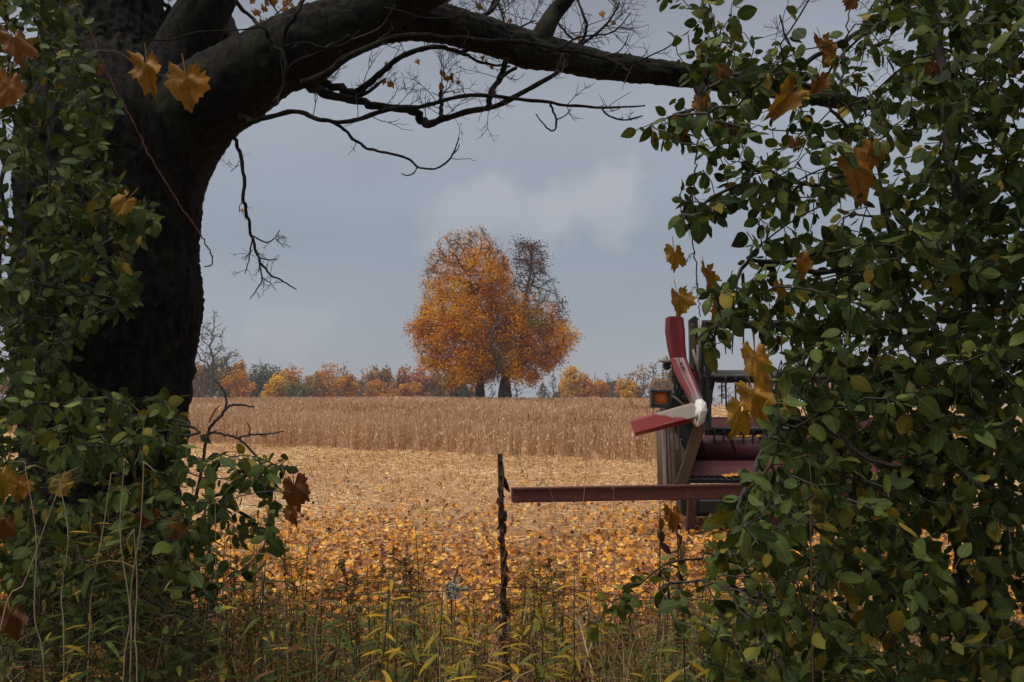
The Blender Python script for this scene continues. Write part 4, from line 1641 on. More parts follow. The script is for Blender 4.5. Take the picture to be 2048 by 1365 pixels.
# trailer
tz = gz(hb[0], HY - .6)
g = Geo()
beam(g, at(1023, 990.5, 11.55), at(1880, 975, 11.95), .17, .165)
rail = g.build('rail', MAT['rust'], trailer, smooth=False)
g = Geo()
beam(g, at(1023, 978.0, 11.50), at(1880, 962.5, 11.90), .12, .02)
g.build('top_flange', MAT['rust'], rail, smooth=False)
g = Geo()
box(g, at(1470, 1010, 12.2), (.95, .5, .16)); box(g, at(1385, 1012, 12.35), (.35, .35, .22))
g.build('cross_member', MAT['black'], trailer, smooth=False)
for px in (1384, 1552, 1800):
    g = Geo()
    a = at(px, 992, 12.0); b2 = a.copy(); b2[2] = gz(b2[0], b2[1]) - .02; b2[0] -= .03
    beam(g, a, b2, .10, .10, up=(0, 1, 0))
    box(g, [b2[0], b2[1], b2[2] + .02], (.2, .2, .04))
    g.build('stand_leg', MAT['rust'], trailer, smooth=False)
for k, px in enumerate((1625, 1735)):
    c = at(px, 990, 12.45); c[2] = gz(c[0], c[1]) + .31
    g = Geo()
    a = np.linspace(0, 2 * math.pi, 33)
    ring = [(.30, -.08), (.31, 0), (.30, .08), (.20, .10), (.18, 0), (.20, -.10)]
    V, Qn = [], []
    for i in range(32):
        for rr, off in ring:
            V.append(c + np.array([math.cos(a[i]) * rr, off, math.sin(a[i]) * rr]))
    for i in range(32):
        for j in range(6):
            Qn.append((i * 6 + j, i * 6 + (j + 1) % 6, ((i + 1) % 32) * 6 + (j + 1) % 6, ((i + 1) % 32) * 6 + j))
    g.add(V, Qn)
    w = g.build('wheel', MAT['tyre'], trailer)
    g = Geo(); tube(g, [c - [0, .06, 0], c + [0, .06, 0]], .19, 20); tube(g, [c - [0, .10, 0], c + [0, .02, 0]], .06, 12)
    g.build('rim', MAT['rust'], w)
g = Geo()
beam(g, at(1600, 1008, 12.4), at(1760, 1008, 12.4), .1, .1)
g.build('axle', MAT['rust'], trailer, smooth=False)
# leaves blown onto the machine
lg = random.Random(8)
for k in range(26):
    v, t, uv = leaf_flat(lg)
    px = lg.uniform(1395, 1720)
    if k < 14:
        x = H(px, 900)[0]; p = np.array([x, HY + .62 + lg.uniform(-.1, .1), az + ar * .96])
    else:
        p = np.array([H(px, 900)[0], HY - .14 + lg.uniform(-.05, .05), H(1400, 958, -.16)[2] + .03])
    nr = unit(np.array([lg.gauss(0, .3), -.5, 1]))
    Rm = frame(unit(np.cross(nr, [lg.gauss(0, 1), lg.gauss(0, 1), .1])), nr)
    o = bpy.data.objects.new('blown_leaf', Geo().add(v @ Rm.T * lg.uniform(.09, .13), None, t, lg.uniform(.4, .8), uv).mesh('blown_leaf', MAT['fallen'], smooth=False))
    COL.objects.link(o); o.location = Vector(p + [0, 0, .012])
    tag(o, 'orange leaf resting on the header\'s red auger' if k < 14 else 'orange leaf resting on the header\'s black cutter bar', 'leaf', 'leaves blown onto the auger' if k < 14 else 'leaves blown onto the cutter bar')
o = bpy.data.objects.new('blown_leaf', Geo().add(leaf_flat(lg)[0] @ np.array([[1, 0, 0], [0, 0, 1], [0, -1, 0]]).T * .12, None, leaf_flat(lg)[1], .72).mesh('blown_leaf', MAT['fallen'], smooth=False))
COL.objects.link(o); o.location = Vector(np.array([H(1442, 738)[0], ctr[1] - .09, ctr[2] + .02]))
tag(o, 'single golden leaf stuck to the black reel tube', 'leaf')

# ------------------------------------------------------------------ the old maple that frames the view
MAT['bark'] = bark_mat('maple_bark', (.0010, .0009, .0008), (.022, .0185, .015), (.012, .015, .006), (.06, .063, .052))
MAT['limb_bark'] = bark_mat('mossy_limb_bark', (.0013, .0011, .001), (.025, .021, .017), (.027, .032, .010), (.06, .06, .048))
MAT['twig'] = simple('maple_twig', (.020, .016, .013), (.06, .05, .042), 30, .85, 0, .4, .003)
rf = np.random.default_rng(77)


def limb(geo, pts, n_t, n_s, amp, ridge=1.0, seed=0.0, bumps=()):
    """Rough-barked limb through rows (px, py, radius px, Y)."""
    pts = np.asarray(pts, float)
    P = np.array([at(a, b, d) for a, b, _, d in pts])
    rad = pts[:, 2] / FPX * pts[:, 3]
    S = smooth_path(np.concatenate([P, rad[:, None]], 1), n_s)
    C, r = S[:, :3], np.maximum(S[:, 3], .004)
    t = unit(np.gradient(C, axis=0))
    ref = np.array([0, 1.0, 0]) if abs(t.mean(0)[1]) < .8 else np.array([1.0, 0, 0])
    n1 = unit(np.cross(t, ref)); n2 = np.cross(t, n1)
    a = np.arange(n_t) * 2 * math.pi / n_t
    L = np.concatenate([[0], np.cumsum(np.linalg.norm(np.diff(C, axis=0), axis=1))])
    A, LL = np.meshgrid(a, L)
    rr = np.broadcast_to(r[:, None], A.shape)
    cx, cy = np.cos(A), np.sin(A)
    w = fbm(np.stack([cx * 2.2 + seed, cy * 2.2, LL * 1.6], -1), 3)
    ridg = 1 - np.abs(2 * fbm(np.stack([cx * rr * 22 + w * 3, cy * rr * 22 + seed, LL * 5.5 + 3 * w], -1), 3) - .87)
    fine = fbm(np.stack([cx * rr * 60, cy * rr * 60, LL * 40 + seed], -1), 3)
    lump = fbm(np.stack([cx * 1.1, cy * 1.1 + seed, LL * 1.8], -1), 2) - .37
    disp = amp * (ridge * (ridg - .7) * 1.6 + .9 * (fine - .42)) + rr * .16 * lump
    for (s0, ang, size, h) in bumps:
        da = np.arctan2(np.sin(A - ang), np.cos(A - ang)) * rr
        disp = disp + h * np.exp(-((LL - s0 * L[-1]) ** 2 + da ** 2) / size ** 2)
    V = C[:, None] + (rr + disp)[..., None] * (cx[..., None] * n1[:, None] + cy[..., None] * n2[:, None])
    i = np.arange(n_s - 1)[:, None] * n_t; j = np.arange(n_t)[None]; k = (j + 1) % n_t
    Q = np.stack([i + j, i + k, i + n_t + k, i + n_t + j], -1).reshape(-1, 4)
    geo.add(V, Q)
    return C, r


TY = 5.55
base = at(215, 800, TY); base[2] = 0
oak = thing('old_maple', base, 'huge dark barked maple whose long limb arches over the field', 'tree')
g = Geo()
limb(g, [(215, 1460, 190, TY), (212, 1380, 176, TY), (210, 1250, 164, TY), (206, 1100, 158, TY), (205, 1000, 140, TY), (205, 900, 143, TY), (208, 800, 156, TY), (212, 700, 166, TY), (216, 600, 174, TY), (217, 500, 170, TY), (222, 420, 172, TY), (222, 340, 170, TY), (215, 250, 160, TY), (208, 150, 130, TY + .1), (212, 60, 106, TY + .15), (215, -40, 100, TY + .2), (212, -200, 92, TY + .3), (205, -420, 80, TY + .4), (215, -700, 62, TY + .5), (230, -1000, 36, TY + .3), (240, -1250, 12, TY + .2)], 150, 400, .046, 1.0, 0.0,
     [(.52, 2.0, .10, .05), (.56, .4, .08, .04)])
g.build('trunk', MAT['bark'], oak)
g = Geo()
limb(g, [(300, 330, 70, TY), (335, 200, 76, TY - .05), (372, 100, 62, TY - .05), (408, 20, 52, TY - .1), (440, -60, 50, TY - .1), (480, -220, 44, TY - .3), (500, -420, 36, TY - .6), (480, -700, 24, TY - .8), (470, -900, 10, TY - .9)], 70, 150, .014, .8, 4.0)
g.build('limb', MAT['bark'], oak)
g = Geo()
limb(g, [(250, 680, 50, TY), (262, 580, 80, TY), (280, 480, 92, TY), (300, 400, 96, TY), (334, 310, 93, TY), (394, 220, 88, TY - .1), (470, 167, 81, TY - .2), (540, 122, 72, TY - .25), (620, 80, 66, TY - .3), (700, 50, 57, TY - .3), (780, 36, 48, TY - .25), (860, 42, 40, TY - .2), (940, 62, 36, TY - .1), (1010, 84, 35, TY), (1060, 100, 36, TY + .05), (1120, 112, 31, TY + .1), (1200, 130, 27, TY + .15), (1280, 141, 24, TY + .2), (1360, 151, 23, TY + .2), (1440, 160, 21, TY + .25), (1540, 175, 18, TY + .3), (1660, 200, 14, TY + .4), (1780, 215, 9, TY + .5), (1880, 240, 4, TY + .6)], 64, 520, .022, .8, 9.0,
     [(.66, 1.57, .06, .03), (.78, 1.57, .035, .035)])
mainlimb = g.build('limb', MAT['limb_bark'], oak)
tag(mainlimb, 'long mossy limb arching to the right')
g = Geo()
limb(g, [(690, 55, 40, TY - .3), (750, 22, 50, TY - .35), (830, -15, 46, TY - .45), (920, -70, 42, TY - .6), (1040, -180, 34, TY - .8), (1150, -330, 24, TY - 1.0), (1200, -500, 8, TY - 1.1)], 44, 120, .010, .6, 14.0)
g.build('limb', MAT['limb_bark'], oak)
g = Geo()
limb(g, [(1062, 118, 14, TY + .05), (1078, 85, 22, TY + .05), (1090, 60, 19, TY + .05), (1108, 28, 17, TY + .1), (1135, -5, 15, TY + .1), (1180, -70, 12, TY + .2), (1230, -200, 7, TY + .3), (1240, -300, 3, TY + .3)], 30, 90, .007, .6, 19.0)
g.build('limb', MAT['limb_bark'], oak)
g = Geo()
limb(g, [(1392, 162, 10, TY + .2), (1400, 178, 13, TY + .15), (1406, 200, 10, TY + .1), (1404, 224, 5, TY + .1)], 24, 30, .005, .6, 25.0)
g.build('stub', MAT['limb_bark'], oak)
g = Geo()
limb(g, [(430, 95, 14, TY + .3), (455, 50, 15, TY + .3), (440, 30, 13, TY + .3), (425, 0, 12, TY + .3), (400, -60, 10, TY + .4), (380, -160, 6, TY + .5)], 24, 50, .005, .6, 27.0)
limb(g, [(478, 90, 13, TY + .2), (462, 60, 13, TY + .25), (448, 28, 12, TY + .3), (440, -10, 10, TY + .35)], 24, 40, .005, .6, 28.0)
g.build('limb', MAT['limb_bark'], oak)

TWIGS = Geo()
TIPS = []


def branch(pts, Y0, Y1, n=None, part=True, side=6):
    """A branch drawn through (px, py, radius px); wobbles in depth between Y0 and Y1."""
    pts = np.asarray(pts, float)
    m = len(pts)
    Ys = np.linspace(Y0, Y1, m) + rf.normal(0, .03, m)
    P = np.array([at(a, b, y) for (a, b, _), y in zip(pts, Ys)])
    r = pts[:, 2] / FPX * Ys
    S = smooth_path(np.concatenate([P, r[:, None]], 1), n or m * 7)
    k = len(S)
    S[:, :3] += (vnoise(np.stack([np.arange(k) * .45 + pts[0, 0], np.zeros(k), np.zeros(k)], 1)) - .5)[:, None] * S[:, 3:4] * 1.2
    S[:, 3] *= 1 + .25 * (vnoise(np.stack([np.arange(k) * .9, np.full(k, pts[0, 1]), np.zeros(k)], 1)) - .4)
    if part:
        g = Geo(); tube(g, S[:, :3], np.maximum(S[:, 3], .0012), side)
        g.build('branch', MAT['limb_bark'], oak)
    else:
        tube(TWIGS, S[:, :3], np.maximum(S[:, 3], .0010), 4)
    return S


def sprout(S, count, length, up=.4, lv=2, t0=.15, t1=1.0, rr=None, spread=.9, geo=None, tips=TIPS):
    """Twigs growing off a branch, forking in pairs and turning up at the tips like a maple's."""
    geo = TWIGS if geo is None else geo
    k = len(S)
    for _ in range(count):
        i = int(rf.uniform(t0, t1) * (k - 2))
        d0 = unit(S[i + 1, :3] - S[i, :3])
        v = unit(d0 * rf.uniform(.1, .7) + unit(rf.normal(size=3) * np.array([1, .8, 1])) * spread + np.array([0, 0, up * .5]))
        L = length * rf.uniform(.5, 1.3)
        grow(S[i, :3], v, L, min(S[i, 3] * .6, rr or .0035), lv, up, geo, tips)


def grow(p, v, L, r, lv, up, geo, tips):
    m = 5
    P = [p]
    for q in range(m):
        v = unit(v + rf.normal(0, .16, 3) + np.array([0, 0, up * .16]))
        P.append(P[-1] + v * L / m)
        if lv > 0 and q >= 1 and rf.random() < .62:
            s = unit(np.cross(v, rf.normal(size=3)))
            for sg in (1, -1):
                if rf.random() < .75:
                    grow(P[-1], unit(v * .75 + s * sg * .75), L * rf.uniform(.3, .6), r * .68, lv - 1, up, geo, tips)
    P = np.array(P)
    tube(geo, P, np.linspace(r, r * .55, m + 1), 4 if r > .003 else 3, cap=False)
    tips.append((P[-1], v))


b1 = branch([(545, 180, 9), (580, 172, 11), (615, 170, 11), (650, 186, 9), (715, 203, 8.5), (770, 213, 8), (825, 224, 7.5), (848, 240, 8), (862, 248, 8), (885, 238, 7), (930, 226, 6), (975, 218, 6), (1010, 204, 5.5), (1055, 180, 5), (1100, 155, 4.5), (1118, 143, 3.5)], 5.3, 5.5)
b2 = branch([(485, 232, 8), (505, 242, 6), (540, 233, 5), (590, 225, 5), (645, 240, 4.5), (700, 243, 4.5), (760, 224, 5), (800, 216, 4.5), (850, 212, 4.5), (905, 196, 4), (965, 190, 4), (1030, 197, 3.6), (1100, 206, 3.2), (1160, 213, 3), (1220, 216, 2.4), (1290, 212, 1.6)], 5.2, 5.2)
b3 = branch([(668, 243, 3.6), (690, 262, 3.3), (712, 282, 3), (738, 298, 3), (780, 308, 2.6), (815, 316, 2.6), (836, 334, 2.2), (862, 339, 2), (885, 331, 2), (904, 312, 1.8), (918, 276, 1.3)], 5.2, 5.0)
branch([(836, 332, 1.6), (828, 346, 1.5), (816, 351, 1.3), (802, 348, 1)], 5.05, 5.05, part=False)
branch([(905, 310, 1.4), (916, 298, 1.2), (919, 288, .9)], 5.0, 5.0, part=False)
b4 = branch([(600, 170, 9), (650, 150, 8), (690, 118, 7.5), (740, 95, 7), (790, 76, 6.5), (840, 70, 6), (900, 76, 5.5), (980, 82, 5), (1050, 85, 4.5), (1100, 96, 4), (1160, 106, 3.5), (1215, 118, 3)], 5.0, 5.0)
b4b = branch([(1060, 88, 2.6), (1085, 98, 2.4), (1118, 98, 2.4), (1150, 78, 2.2), (1180, 72, 2), (1215, 68, 1.8), (1238, 55, 1.5), (1262, 25, 1)], 5.0, 4.9)
b4c = branch([(1215, 118, 2.6), (1240, 130, 2.2), (1262, 130, 2), (1300, 112, 1.6), (1340, 92, 1.3), (1355, 70, 1)], 5.0, 4.8)
branch([(1205, 112, 1.8), (1235, 105, 1.6), (1250, 88, 1.4), (1258, 68, 1)], 5.0, 4.9, part=False)
branch([(1240, 128, 1.4), (1255, 142, 1.3), (1262, 135, 1.1), (1258, 105, .9)], 4.95, 4.9, part=False)
b5 = branch([(620, 165, 10), (660, 170, 8.5), (700, 186, 8.5), (716, 184, 8), (740, 165, 7), (770, 140, 6.5), (800, 115, 6), (845, 98, 5.5), (890, 97, 5), (920, 104, 4.6), (945, 98, 4)], 5.4, 5.6)
b5b = branch([(920, 104, 3.4), (950, 120, 3), (985, 130, 2.6), (1020, 133, 2)], 5.6, 5.7)
b6 = branch([(1010, 118, 6), (1006, 140, 6), (1000, 160, 6), (985, 180, 5.5), (980, 200, 5.5), (975, 216, 5)], 5.45, 5.4)
b6b = branch([(1000, 158, 4), (1016, 145, 3.8), (1034, 135, 3.6)], 5.45, 5.4)
b7 = branch([(884, 236, 4.5), (883, 215, 4), (880, 190, 3.6), (884, 165, 3)], 5.4, 5.45)
b8 = branch([(690, 205, 5), (735, 185, 4), (755, 170, 3.2), (770, 158, 2)], 5.45, 5.5)
b9 = branch([(1100, 205, 2.6), (1108, 228, 2.2), (1113, 250, 2), (1106, 262, 1.8), (1090, 252, 1.5), (1072, 228, 1.2)], 5.2, 5.1)
branch([(1112, 240, 1.6), (1130, 232, 1.4), (1143, 218, 1)], 5.15, 5.1, part=False)
b10 = branch([(1200, 215, 2.2), (1220, 232, 2), (1250, 240, 1.7), (1285, 232, 1.2)], 5.2, 5.0)
# hanging dead twig beside the trunk
h1 = branch([(462, 268, 3.5), (472, 285, 3.6), (480, 310, 3.8), (487, 345, 3.6), (487, 395, 3.4), (494, 430, 3.2), (503, 470, 3), (514, 505, 2.6), (525, 530, 2.2), (545, 552, 1.8), (560, 560, 1.6), (575, 568, 1.4), (593, 580, 1)], 5.3, 5.2)
for pts in ([(505, 475, 1.8), (500, 505, 1.5), (497, 525, 1.2), (490, 548, 1)], [(516, 508, 1.8), (522, 540, 1.6), (524, 560, 1.5), (512, 582, 1.2), (500, 598, .9)],
            [(503, 470, 1.6), (530, 485, 1.5), (548, 478, 1.3), (560, 460, .9)], [(518, 515, 1.4), (540, 520, 1.3), (555, 518, 1)], [(552, 478, 1.1), (562, 488, 1), (568, 496, .8)],
            [(487, 400, 1.3), (480, 412, 1), (478, 425, .8)], [(478, 330, 1.1), (468, 338, 1), (460, 345, .7)], [(524, 556, 1.2), (540, 566, 1), (552, 582, .8)], [(505, 500, 1.2), (494, 512, 1), (485, 516, .8)]):
    s = branch(pts, 5.25, 5.2, part=False)
    sprout(s, 3, .07, 0, 1, rr=.0018)
sprout(h1, 8, .08, -.1, 1, .55, 1, rr=.002)
# inner dark twigs in front of the limb, left
i1 = branch([(470, 0, 4), (500, 35, 3.8), (530, 60, 3.6), (545, 90, 3.4), (570, 110, 3.2), (572, 150, 3), (560, 185, 2.6)], 4.9, 4.9)
i2 = branch([(605, 0, 5), (590, 35, 4.5), (570, 60, 4), (568, 100, 3.6), (572, 140, 3), (565, 180, 2.6), (545, 205, 2)], 4.8, 4.8)
i3 = branch([(250, 45, 1.6), (285, 75, 1.6), (340, 80, 1.6), (395, 65, 1.6), (440, 62, 1.6), (480, 60, 1.6), (520, 55, 2)], 4.7, 4.8)
i4 = branch([(570, 92, 2), (610, 85, 2), (650, 96, 2), (690, 88, 1.8), (720, 62, 1.4)], 4.8, 4.7)
i5 = branch([(575, 140, 2.2), (595, 120, 2), (640, 105, 2), (700, 70, 1.6)], 4.8, 4.7)
i6 = branch([(770, 15, 1.5), (810, 25, 1.5), (850, 36, 1.5), (915, 34, 1.5), (935, 15, 1)], 4.9, 4.8)
branch([(705, 80, 1.5), (760, 55, 1.2), (790, 10, 1)], 4.8, 4.7, part=False)
# leaf-bearing sprays above the limb
u1 = branch([(960, 35, 5), (985, 20, 4.5), (1000, -10, 4), (1010, -40, 3)], 5.6, 5.8)
u2 = branch([(930, 60, 3), (955, 45, 4), (978, 22, 3.6), (1000, -20, 3)], 5.7, 5.9)
u3 = branch([(1150, 98, 3.4), (1168, 75, 3.2), (1172, 45, 3), (1160, 15, 2.6), (1150, -20, 2)], 5.7, 5.9)
u4 = branch([(1150, 98, 3), (1190, 70, 2.8), (1220, 40, 2.2), (1240, 5, 1.6)], 5.7, 5.8)
u5 = branch([(1145, 80, 2.4), (1120, 50, 2.2), (1100, 10, 1.8)], 5.7, 5.9)
u6 = branch([(1008, 58, 2.6), (1004, 30, 2.4), (990, -10, 2)], 5.8, 6.0)
u7 = branch([(1030, 62, 2.2), (1050, 50, 2), (1070, 42, 1.6)], 5.8, 6.0)
u8 = branch([(865, 22, 2.4), (890, 8, 2.4), (910, -10, 2)], 5.8, 6.0)
u9 = branch([(1560, 190, 5), (1620, 120, 5), (1680, 90, 4.6), (1720, 62, 4), (1790, 30, 3), (1850, 10, 2)], 5.9, 6.3)
u10 = branch([(1600, 140, 3), (1590, 110, 2.6), (1570, 70, 2.2), (1560, 30, 1.6)], 5.9, 6.0)
u11 = branch([(1720, 60, 2.4), (1740, 20, 2), (1765, -20, 1.6)], 6.2, 6.3)
u12 = branch([(320, 0, 5), (335, 15, 5), (330, 40, 4), (322, 60, 3)], 6.1, 6.2)
for S_, c, L, lv in ((b1, 9, .22, 2), (b2, 12, .16, 1), (b3, 3, .10, 1), (b4, 5, .13, 1), (b5, 13, .24, 2), (b5b, 6, .2, 2), (b6, 5, .2, 2), (b7, 9, .22, 2), (b8, 5, .14, 1), (b4b, 5, .12, 1), (b4c, 6, .12, 1),
                     (u1, 9, .24, 2), (u2, 10, .26, 2), (u3, 11, .26, 2), (u4, 11, .24, 2), (u5, 9, .22, 2), (u6, 9, .24, 2), (u7, 7, .2, 2), (u8, 8, .22, 2), (u9, 8, .3, 2), (u10, 8, .24, 2), (u11, 7, .24, 2), (i1, 2, .12, 0), (i2, 2, .12, 0), (i4, 2, .1, 0), (i5, 2, .1, 0), (b10, 3, .1, 1), (u12, 4, .15, 1)):
    sprout(S_, c, L, .45, lv, rr=.003)
TWIGS.build('twigs', MAT['twig'], oak)

# lobed leaves: a shared set of meshes
GV, GM = [], {}
GRAPE = [(0, (.06, .022, .008)), (.25, (.15, .05, .010)), (.5, (.26, .105, .011)), (.75, (.33, .165, .018)), (1, (.25, .165, .022))]
MAT['grape'] = leafy('vine_leaf', GRAPE, trans=.3, rough=.55, veins=-.8, spots=(.62, (.11, .04, .012)), var=.35, nscale=28, under=1.25, spec=.3)
for k in range(10):
    rr_ = random.Random(200 + k)
    GV.append(leaf_lobed(rr_, 5, 7, rr_.uniform(.16, .28), rr_.uniform(.06, .11), rr_.uniform(.15, .75)))
for k in range(4):
    rr_ = random.Random(260 + k)
    GV.append(leaf_lobed(rr_, 5, 3, .52, .07, .3, rings=(.5,)))


def lobed_mesh(k, tone):
    key = (k, round(tone, 1))
    if key not in GM:
        V, Q, T, uv = GV[k]
        GM[key] = Geo().add(V, Q, T, key[1], uv).mesh('leaf', MAT['grape'])
    return GM[key]


def put_lobed(parent, pos, size, k, tone, axis, normal, label=None, name='leaf'):
    o = bpy.data.objects.new(name, lobed_mesh(k, tone))
    COL.objects.link(o); o.parent = parent
    Rm = frame(np.asarray(axis, float), np.asarray(normal, float))
    M = np.eye(4); M[:3, :3] = Rm * size; M[:3, 3] = np.asarray(pos) - np.array(parent.location)
    o.matrix_local = Matrix(M.tolist())
    if label: o['label'] = label
    return o


# the few maple leaves still on the twigs
for (px, py, Y, sz) in ((958, 18, 5.7, 24), (833, 128, 5.5, 17), (773, 132, 5.5, 17), (884, 150, 5.4, 22), (892, 160, 5.4, 20), (905, 158, 5.4, 20), (881, 178, 5.4, 22), (914, 168, 5.4, 14), (780, 171, 5.5, 22), (768, 166, 5.5, 15), (989, 190, 5.4, 22), (955, 100, 5.6, 18), (972, 106, 5.6, 14), (967, 118, 5.6, 12), (983, 136, 5.6, 12),
                        (1202, 33, 5.7, 20), (1225, 50, 5.7, 16), (1156, 80, 5.7, 14), (1020, 44, 5.8, 13), (1074, 50, 5.8, 13), (904, 14, 5.8, 14), (487, 425, 5.2, 14), (484, 405, 5.2, 8), (438, 95, 5.6, 14), (318, 85, 5.8, 18), (1335, 2, 5.6, 26), (1230, 0, 5.7, 16)):
    a = rf.uniform(-.7, .7)
    put_lobed(oak, at(px, py - sz * .35, Y), sz / FPX * Y * .85, 10 + int(rf.integers(0, 4)), rf.uniform(.35, .8), [math.sin(a), rf.normal(0, .35), -1], [rf.normal(0, .4), -1, rf.normal(.3, .3)])
for k in range(20):                                   # cluster at the top, by the left fork
    px, py = rf.uniform(505, 590), rf.uniform(-25, 48)
    put_lobed(oak, at(px, py, 6.3), rf.uniform(16, 25) / FPX * 6.3, 10 + int(rf.integers(0, 4)), rf.uniform(.35, .7), [rf.normal(0, .6), rf.normal(0, .4), -1], [rf.normal(0, .5), -1, .4])
g = Geo()
for pts in ([(520, -30, 2), (545, 10, 1.8), (565, 40, 1.2)], [(600, -20, 2), (575, 10, 1.6), (550, 30, 1)]):
    P = np.array([at(a, b, 6.3) for a, b, _ in pts]); tube(g, smooth_path(P, 8), .005, 4)
g.build('leaf_spray', MAT['twig'], oak)

# ------------------------------------------------------------------ shrubs
GREEN = [(0, (.008, .015, .003)), (.3, (.028, .047, .008)), (.6, (.066, .092, .015)), (.82, (.125, .138, .022)), (.93, (.170, .140, .016)), (1, (.24, .165, .016))]
MAT['leaf_r'] = leafy('buckthorn_leaf', GREEN, trans=.22, rough=.58, veins=.4, spots=(.64, (.085, .05, .016)), var=.3, nscale=45, under=1.3, spec=.12)
MAT['stem'] = simple('shrub_bark', (.022, .017, .014), (.075, .058, .046), 25, .8, 0, .4, .004)
MAT['berry'] = simple('black_berry', (.006, .006, .008), (.014, .013, .018), 20, .3, 0, 0)
OV = []
for k in range(16):
    rr_ = random.Random(400 + k)
    V, Q, uv = leaf_ovate(rr_.uniform(.29, .42), rr_.uniform(.05, .45), rr_.uniform(-.05, .7), rr_.uniform(-.4, .4), chew=.16 if k % 2 == 0 else 0, rng=rr_)
    OV.append((V, Q, None, uv))
OMESH = {}


def ovate_mesh(k, tone):
    key = (int(k), round(float(tone), 1))
    if key not in OMESH:
        V, Q, _, uv = OV[key[0]]
        OMESH[key] = Geo().add(V, Q, None, key[1], uv).mesh('leaf', MAT['leaf_r'])
    return OMESH[key]


def shrub(name, label, cat, base, stems, A, step, di, dk, leaf_size, per_node, seed, tone_f, rtip=.0016, extra=None, keep_f=None, berries=0, face=.5):
    rg = np.random.default_rng(seed)
    nodes, par = [], []
    for P in stems:
        P = np.asarray(P, float)
        L = np.linalg.norm(np.diff(P, axis=0), axis=1).sum()
        S = smooth_path(P, max(4, int(L / step)))
        S[1:] += rg.normal(0, step * .12, S[1:].shape)
        for q, p in enumerate(S):
            nodes.append(p); par.append(-1 if q == 0 else len(nodes) - 2)
    n0 = len(nodes)
    N, par = colonize(A, nodes, par, step, di, dk, 80, .45, (0, 0, .03), rg)
    rad = radii(par, rtip, 2.5, .032)
    t = thing(name, base, label, cat)
    g = Geo(); network(g, N, par, rad, rtip * 2.1, 1e9, sides=(4, 6, 9), lim=(.006, .014)); g.build('stems', MAT['stem'], t)
    g = Geo(); network(g, N, par, rad, 0, rtip * 2.6, sides=(3, 3, 5), lim=(.006, .014)); g.build('twigs', MAT['stem'], t)
    thin = np.flatnonzero((rad < rtip * 2.8) & (np.arange(len(N)) >= n0 * (0 if extra else 1)))
    C = np.repeat(thin, per_node)
    C = C[rg.random(len(C)) < .97]
    P0 = N[C] + (N[np.maximum(par[C], 0)] - N[C]) * rg.random((len(C), 1))
    d = unit(N[C] - N[np.maximum(par[C], 0)])
    side = unit(np.cross(d, rg.normal(size=d.shape)))
    ax = unit(d * .45 + side * .75 + np.array([0, 0, -.45]) + rg.normal(0, .25, d.shape))
    nr = unit(np.array([0, -face, .6]) + rg.normal(0, .72, d.shape))
    s = leaf_size * np.exp(rg.normal(0, .30, len(C))).clip(.45, 1.7)
    pos = P0 + ax * s[:, None] * .26
    px, py, dd = project(pos)
    if keep_f is not None:
        k = rg.random(len(C)) < keep_f(px, py, dd)
        pos, ax, nr, s, px, py, dd = pos[k], ax[k], nr[k], s[k], px[k], py[k], dd[k]
    k = (px < 2230) & (px > -160) & (py > -160) | (rg.random(len(px)) < .5)
    pos, ax, nr, s, px, py, dd = pos[k], ax[k], nr[k], s[k], px[k], py[k], dd[k]
    n = len(pos)
    Rm = frame(ax, nr)
    vid = rg.integers(0, len(OV), n)
    rnd = np.clip(tone_f(px, py, n, rg), 0, 1)
    big = front_ones(pos, s, 300)
    rest = np.ones(n, bool); rest[big] = False
    for i in big:
        o = bpy.data.objects.new('leaf', ovate_mesh(vid[i], rnd[i])); COL.objects.link(o); o.parent = t
        M = np.eye(4); M[:3, :3] = Rm[i] * s[i]; M[:3, 3] = pos[i] - np.array(t.location)
        o.matrix_local = Matrix(M.tolist())
    g = Geo(); instances(g, OV, vid[rest], Rm[rest], s[rest], pos[rest], rnd[rest])
    tag(g.build('leaves', MAT['leaf_r'], t), None, None, None, 'stuff')
    if berries:
        g = Geo()
        for i in rg.choice(n, berries, replace=False):
            c = pos[i] + rg.normal(0, .015, 3)
            for q in range(int(rg.integers(1, 4))):
                c2 = c + rg.normal(0, .009, 3)
                tube(g, [c2 + [0, 0, -.004], c2 + [0, 0, -.003], c2, c2 + [0, 0, .003], c2 + [0, 0, .004]], [.0008, .003, .0042, .003, .0008], 7)
                tube(g, [c2 + [0, 0, .003], c2 + [.002, 0, .02]], .0006, 3, cap=False)
        tag(g.build('berries', MAT['berry'], t), None, None, None, 'stuff')
    print(name, 'nodes', len(N), 'leaves', n)
    return t


def fill(polys, rg):
    """Attractors: for each (polygon, count, Y near, Y far)."""
    out = []
    for poly, n, y0, y1 in polys:
        p = sample_poly(poly, n, rg)
        out.append(atv(p[:, 0], p[:, 1], rg.uniform(y0, y1, n)))
    return np.concatenate(out)


